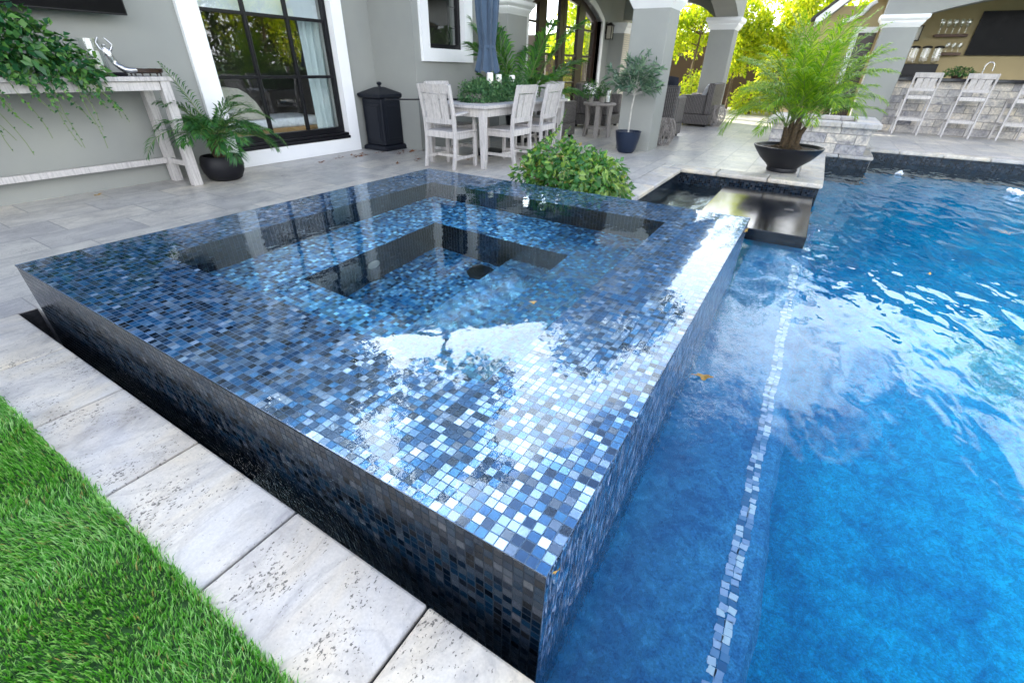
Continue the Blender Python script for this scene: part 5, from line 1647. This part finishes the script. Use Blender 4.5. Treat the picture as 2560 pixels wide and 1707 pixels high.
# ================================================================== TREES
def tree(name, label, loc, h, crown, n, size, mat, clusters=26, trunk_r=.12, cz=None, group=None, cat='tree', wr=.55, seed=0, bark='bark', rz=(.35, 1.0)):
    g = np.random.default_rng(seed + 100)
    t = thing(name, label, cat, loc, group=group)
    m = MB()
    cz = cz if cz is not None else h - crown[2]
    lean = g.uniform(-.25, .25, 2)
    m.tube([(0, 0, -.05), (lean[0] * .3, lean[1] * .3, cz * .4), (lean[0], lean[1], cz * .85), (lean[0] * 1.2, lean[1] * 1.2, cz + crown[2] * .5)], [trunk_r * 1.15, trunk_r * .9, trunk_r * .7, trunk_r * .25], 9)
    lv = Leaves()
    per = n // clusters
    for k_ in range(clusters):
        zz = g.uniform(-.75, 1); a = g.uniform(0, 6.283); rr = math.sqrt(max(0, 1 - zz * zz))
        q = g.uniform(*rz)
        c = np.array([rr * math.cos(a) * crown[0], rr * math.sin(a) * crown[1], zz * crown[2]]) * q + np.array([lean[0], lean[1], cz])
        if k_ % 2 == 0:
            s0 = np.array([lean[0], lean[1], min(cz, c[2]) * .9])
            m.tube([tuple(s0), tuple((s0 + c) / 2 + g.normal(0, .12, 3)), tuple(c)], [trunk_r * .4, trunk_r * .22, trunk_r * .07], 6)
        cr_ = np.array(crown) * g.uniform(.20, .36)
        d = rdir(per)
        P = c + d * np.cbrt(g.uniform(.05, 1, per))[:, None] * cr_
        L = size * g.uniform(.6, 1.3, per)
        lv.add(P, rdir(per) + np.array([0, 0, -.4]), d + rdir(per) * .7, L, L * wr, droop=.1)
    m.build('trunk', bark, t); lv.build('crown', mat, t)
    return t
GB = 'yellow-green trees in front of the brown garden wall'
BT = [  # x, y, h, crown, n, size, label
    (18.6, 6.6, 4.0, (1.1, 1.2, 1.4), 5200, .13, 'yellow-green tree framed by the loggia columns, nearest the arched doors'),
    (19.4, 4.3, 3.8, (1.0, 1.2, 1.3), 5200, .13, 'yellow-green tree directly behind the far loggia column'),
    (19.0, 2.7, 3.9, (.95, .9, 1.7), 5600, .13, 'yellow-green tree standing just right of the far loggia column'),
    (20.0, 1.5, 4.0, (1.3, 1.1, 1.8), 6800, .14, 'tall yellow-green tree behind the palm bowl'),
    (20.6, -.1, 4.1, (1.4, 1.2, 1.8), 6800, .14, 'yellow-green tree above the sloping white fascia of the pavilion wing'),
    (19.8, 8.6, 4.2, (1.4, 1.4, 1.6), 5200, .14, 'yellow-green tree deepest in the loggia opening, farthest left of its row'),
]
for i, (x, y, h, cr, n, s, lab) in enumerate(BT):
    tree('garden_tree', lab, (x, y, 0), h, cr, n, s, 'leaf_tree', 34, .05, group=GB, seed=i)
SH = [(17.2, 1.75, (.55, .6, .55), 'low bright shrub at the foot of the far loggia column'), (18.0, 3.6, (.7, .7, .75), 'low bright shrub behind the wicker sofa'), (17.6, .95, (.6, .55, .62), 'low bright shrub behind the palm bowl leaves'),
      (17.0, .1, (.6, .6, .7), 'low bright shrub beside the pavilion wing wall')]
for i, (x, y, r, lab) in enumerate(SH):
    t = thing('garden_shrub', lab, 'shrub', (x, y, 0), group='low shrubs along the garden edge')
    m = MB()
    for k_ in range(7):
        a = k_ * .9
        m.tube([(.05 * math.cos(a), .05 * math.sin(a), -.02), (r[0] * .6 * math.cos(a), r[1] * .6 * math.sin(a), r[2])], [.02, .008], 5)
    m.build('stems', 'bark', t)
    lv = Leaves(); mound(lv, (0, 0, r[2] * .6), r, 1500, .11, .45, .4, .4, .03); lv.build('leaves', 'leaf_tree', t)
gp = thing('garden_palm', 'small feathery palm growing behind the fire pit by the pavilion column', 'palm', (13.2, -.35, 0))
lv, stm = Leaves(), MB()
for k_ in range(20):
    frond(lv, stm, (0, 0, .45), k_ * 2.4, rng.uniform(.4, 1.3), rng.uniform(.6, .9), 26, .02, .24, curl=1.3, vee=.35)
m = MB(); m.tube([(0, 0, 0), (0.02, 0, .25), (0, 0, .5)], [.09, .08, .05], 10); m.build('trunk', 'fibre', gp)
lv.build('leaflets', 'leaf_palm', gp); stm.build('frond_stems', 'stem', gp)

gw = MB(); gw.box(22.5, 22.8, -6, 16, -.1, 2.5); gw = gw.build('garden_wall', 'gardenwall'); tag(gw, 'dark brown garden wall behind the yellow-green trees', 'garden wall')

# tall trees that shade the terrace and show in the water
for i, (x, y, h, cr, cz, n, lab) in enumerate((
        (6.6, 13.5, 15.5, (3.8, 3.2, 5.2), 10.0, 9500, 'broad dark tree rising behind the middle of the house roof'),
        (0.8, 14.0, 13.5, (3.9, 3.0, 4.6), 8.6, 8000, 'broad dark tree behind the house wing with the large window'),
        (-4.5, 13.5, 9.5, (3.6, 3.0, 3.2), 6.4, 5000, 'broad dark tree behind the leftmost end of the house'),
        (13.0, 14.5, 9.0, (3.0, 2.8, 2.6), 6.2, 5200, 'broad dark tree behind the loggia end of the house'),
        (16.2, 5.4, 11.0, (3.2, 2.7, 3.5), 7.5, 5000, 'large dark tree growing beyond the far end of the loggia'),
        (11.0, 9.8, 17.5, (3.2, 2.8, 4.4), 12.6, 5200, 'very tall dark tree towering over the loggia roof'))):
    tree('shade_tree', lab, (x, y, 0), h, cr, n, .34, 'leaf_oak', 40, .22, cz, group='tall dark trees behind the house', seed=20 + i)
for i, (x, y, h, cr, lab) in enumerate((
        (11.0, -11.5, 5.8, (2.0, 1.6, 2.4), 'sunlit tree across the pool, mirrored at the left of the large window'),
        (14.5, -11.0, 5.6, (2.1, 1.6, 2.4), 'sunlit tree across the pool, mirrored in the middle of the large window'),
        (18.0, -12.0, 6.4, (2.1, 1.7, 2.7), 'sunlit tree across the pool, mirrored at the right of the large window'),
        (19.5, -9.0, 9.0, (2.6, 2.4, 2.8), 'tall sunlit tree beyond the pavilion end'))):
    tree('garden_tree', lab, (x, y, 0), h, cr, 5200, .17, 'leaf_tree', 34, .08, cz=h - cr[2] * 1.05, group='sunlit trees across the pool', seed=40 + i)
hd = MB()
o = thing('clipped_hedge', 'long dark hedge across the pool', 'hedge', (0, 0, 0))
m = MB()
for k_ in range(30):
    m.tube([(4 + k_ * .8, -13.4, -.05), (4 + k_ * .8 + .1, -13.4, 3.0)], [.04, .015], 5)
m.build('stems', 'bark', o)
lv = Leaves()
n = 15000
P = np.stack([rng.uniform(3, 28, n), rng.normal(-13.4, .45, n), rng.uniform(0, 4.0, n)], 1)
lv.add(P, rdir(n), rdir(n) + np.array([0, .6, .3]), rng.uniform(.18, .34, n), rng.uniform(.10, .18, n)); lv.build('leaves', 'leaf_oak', o)

# ================================================================== TURF
def grass(n, x0, x1, y0, y1, name, edge=1500):
    gx = rng.uniform(x0, x1, n)
    gx[:edge] = -.364 + np.abs(rng.normal(0, .007, edge))
    P = np.stack([gx, rng.uniform(y0, y1, n), np.where(gx > -.361, .002, -.004)], 1)
    ph = np.sin(P[:, 0] * 9 + 2 * np.sin(P[:, 1] * 5)) + np.sin(P[:, 1] * 7 + 1.5 * np.sin(P[:, 0] * 6 + 1)) * 1.2
    a = ph * 1.5 + rng.normal(0, .75, n)
    lean = np.abs(rng.normal(.6, .3, n)) * (0.75 + .25 * np.tanh(ph))
    h = rng.uniform(.015, .028, n)
    wd = rng.uniform(.0011, .0019, n)
    dirx = np.stack([np.cos(a), np.sin(a), np.zeros(n)], 1)
    sa = rng.uniform(0, 6.283, n)
    side = np.stack([np.cos(sa), np.sin(sa), np.zeros(n)], 1)
    mid = P + dirx * (lean * h * .30)[:, None] + UP * (h * .6)[:, None]
    tip = P + dirx * (lean * h * 1.0)[:, None] + UP * (h * (1.05 - .25 * lean))[:, None]
    V = np.stack([P - side * wd[:, None], P + side * wd[:, None], mid + side * (wd * .8)[:, None], mid - side * (wd * .8)[:, None], tip], 1).reshape(-1, 3)
    i = np.arange(n)[:, None] * 5
    F = np.concatenate([i + np.array([[0, 1, 2]]), i + np.array([[0, 2, 3]]), i + np.array([[3, 2, 4]])], 0)
    o = raw_mesh(name, V, F, 'grass')
    o['kind'] = 'stuff'
    return o
g1 = grass(125000, -1.75, -.352, .1, 2.85, 'grass')
tag(g1, 'short bright green turf beside the stone edging', 'grass')
m = MB()

# ================================================================== SMALL THINGS
def oak_leaf(mat, size=.05):
    m = MB()
    outl = []
    for i in range(22):
        a = 2 * math.pi * i / 22
        r = .5 + .16 * math.sin(5 * a * 1.0 + .4) + (.10 if i == 0 else 0)
        outl.append((size * 1.25 * r * math.cos(a), size * .75 * r * math.sin(a), .004 + .10 * size * math.cos(2 * a) + .06 * size * math.sin(3 * a)))
    c_ = (0, 0, .003)
    m.add([c_] + outl, [(0, i + 1, (i + 1) % 22 + 1) for i in range(22)])
    m.tube([(size * .5, 0, .004), (size * 1.0, .004, .010)], size * .025, 4)
    return m
lf = oak_leaf('dry_leaf', .055).build('fallen_leaf', 'dry_leaf', None)
spots = []
for (cx, cy, sx_, sy_, n, lab, grp) in ((4.15, 5.30, .42, .14, 17, 'dry brown fallen leaf on the paving under the large window', 'leaves under the window'),
                                        (4.92, 4.95, .22, .09, 18, 'dry brown leaf in the pile in front of the black bin', 'leaves by the bin'),
                                        (4.45, 4.45, .40, .25, 6, 'dry brown leaf lying alone between the bin and the dining chairs', 'scattered leaves by the chairs'),
                                        (5.35, 3.9, .5, .35, 16, 'dry brown leaf on the paving under the dining table', 'leaves under the table')):
    for k_ in range(n):
        spots.append((rng.normal(cx, sx_ * .55), rng.normal(cy, sy_ * .55), rng.uniform(0, 6.28), rng.uniform(.5, 1.1), lab, grp))
for i, (x, y, a, s, lab, grp) in enumerate(spots):
    o = lf if i == 0 else lf.copy()
    if i:
        COL.objects.link(o)
    o.location = (x, min(y, 5.6), .003); o.rotation_euler = (rng.uniform(-.25, .25), rng.uniform(-.25, .25), a); o.scale = (s, s, s)
    tag(o, lab, 'leaf', grp)
yl = oak_leaf('yellow_leaf', .062).build('fallen_leaf', 'yellow_leaf', None)
for i, (x, y, z, s, rx, lab) in enumerate(((1.60, -.085, WL + .004, 1.0, 0, 'yellow oak leaf floating on the pool beside the spa wall'),
                                         (2.96, -.010, .205, .75, R(75), 'yellow leaf stuck to the spa wall near its far corner'),
                                         (1.05, .62, ST + .006, .4, 0, 'tiny yellow leaf resting on the spa water'),
                                         (.045, -.006, .225, .3, R(80), 'tiny orange leaf caught on the near spa corner'),
                                         (4.02, -1.30, WL + .004, .6, 0, 'small yellow leaf floating in the middle of the pool'),
                                         (3.75, -2.05, WL + .004, .6, 0, 'small yellow leaf floating at the right side of the pool'),
                                         (1.18, 5.50, .004, .8, 0, 'yellow-green leaf on the paving below the console table'))):
    o = yl if i == 0 else yl.copy()
    if i:
        COL.objects.link(o)
    o.location = (x, y, z); o.rotation_euler = (rx, 0, rng.uniform(0, 6)); o.scale = (s, s, s)
    tag(o, lab, 'leaf')
# bubbling jets far down the pool
for (x, y, lab, s) in ((9.0, -1.55, 'small white bubbling jet breaking the pool surface near the fire pit', .8), (8.3, -2.75, 'larger white bubbling jet breaking the pool surface at the right edge', 1.1)):
    m = MB()
    for k_ in range(26):
        a = rng.uniform(0, 6.28); r = abs(rng.normal(0, .035)) * s
        rr = rng.uniform(.014, .030) * s
        m.lathe([(0, -rr), (rr * .7, -rr * .7), (rr, 0), (rr * .7, rr * .7), (0, rr)], (r * math.cos(a) * 1.6, r * math.sin(a), rng.uniform(0, .05) * s * (1 - r * 4)), 8, False)
    o = m.build('water_jet', 'foam', None, smooth=True, loc=(x, y, WL + .004)); tag(o, lab, 'water jet')
m = MB()
for k_ in range(7):
    a = k_ * .9
    m.add([(0, 0, .004), (.05 * math.cos(a) + .02, .05 * math.sin(a), .012), (.11 * math.cos(a + .2), .11 * math.sin(a + .2), .02), (.05 * math.cos(a + .5), .05 * math.sin(a + .5), .012)], [(0, 1, 2, 3)])
o = m.build('floating_leaf_cluster', 'greywood', None, loc=(5.8, -2.15, WL + .004)); tag(o, 'grey clump of leaves floating on the dark far water of the pool', 'leaf clump')
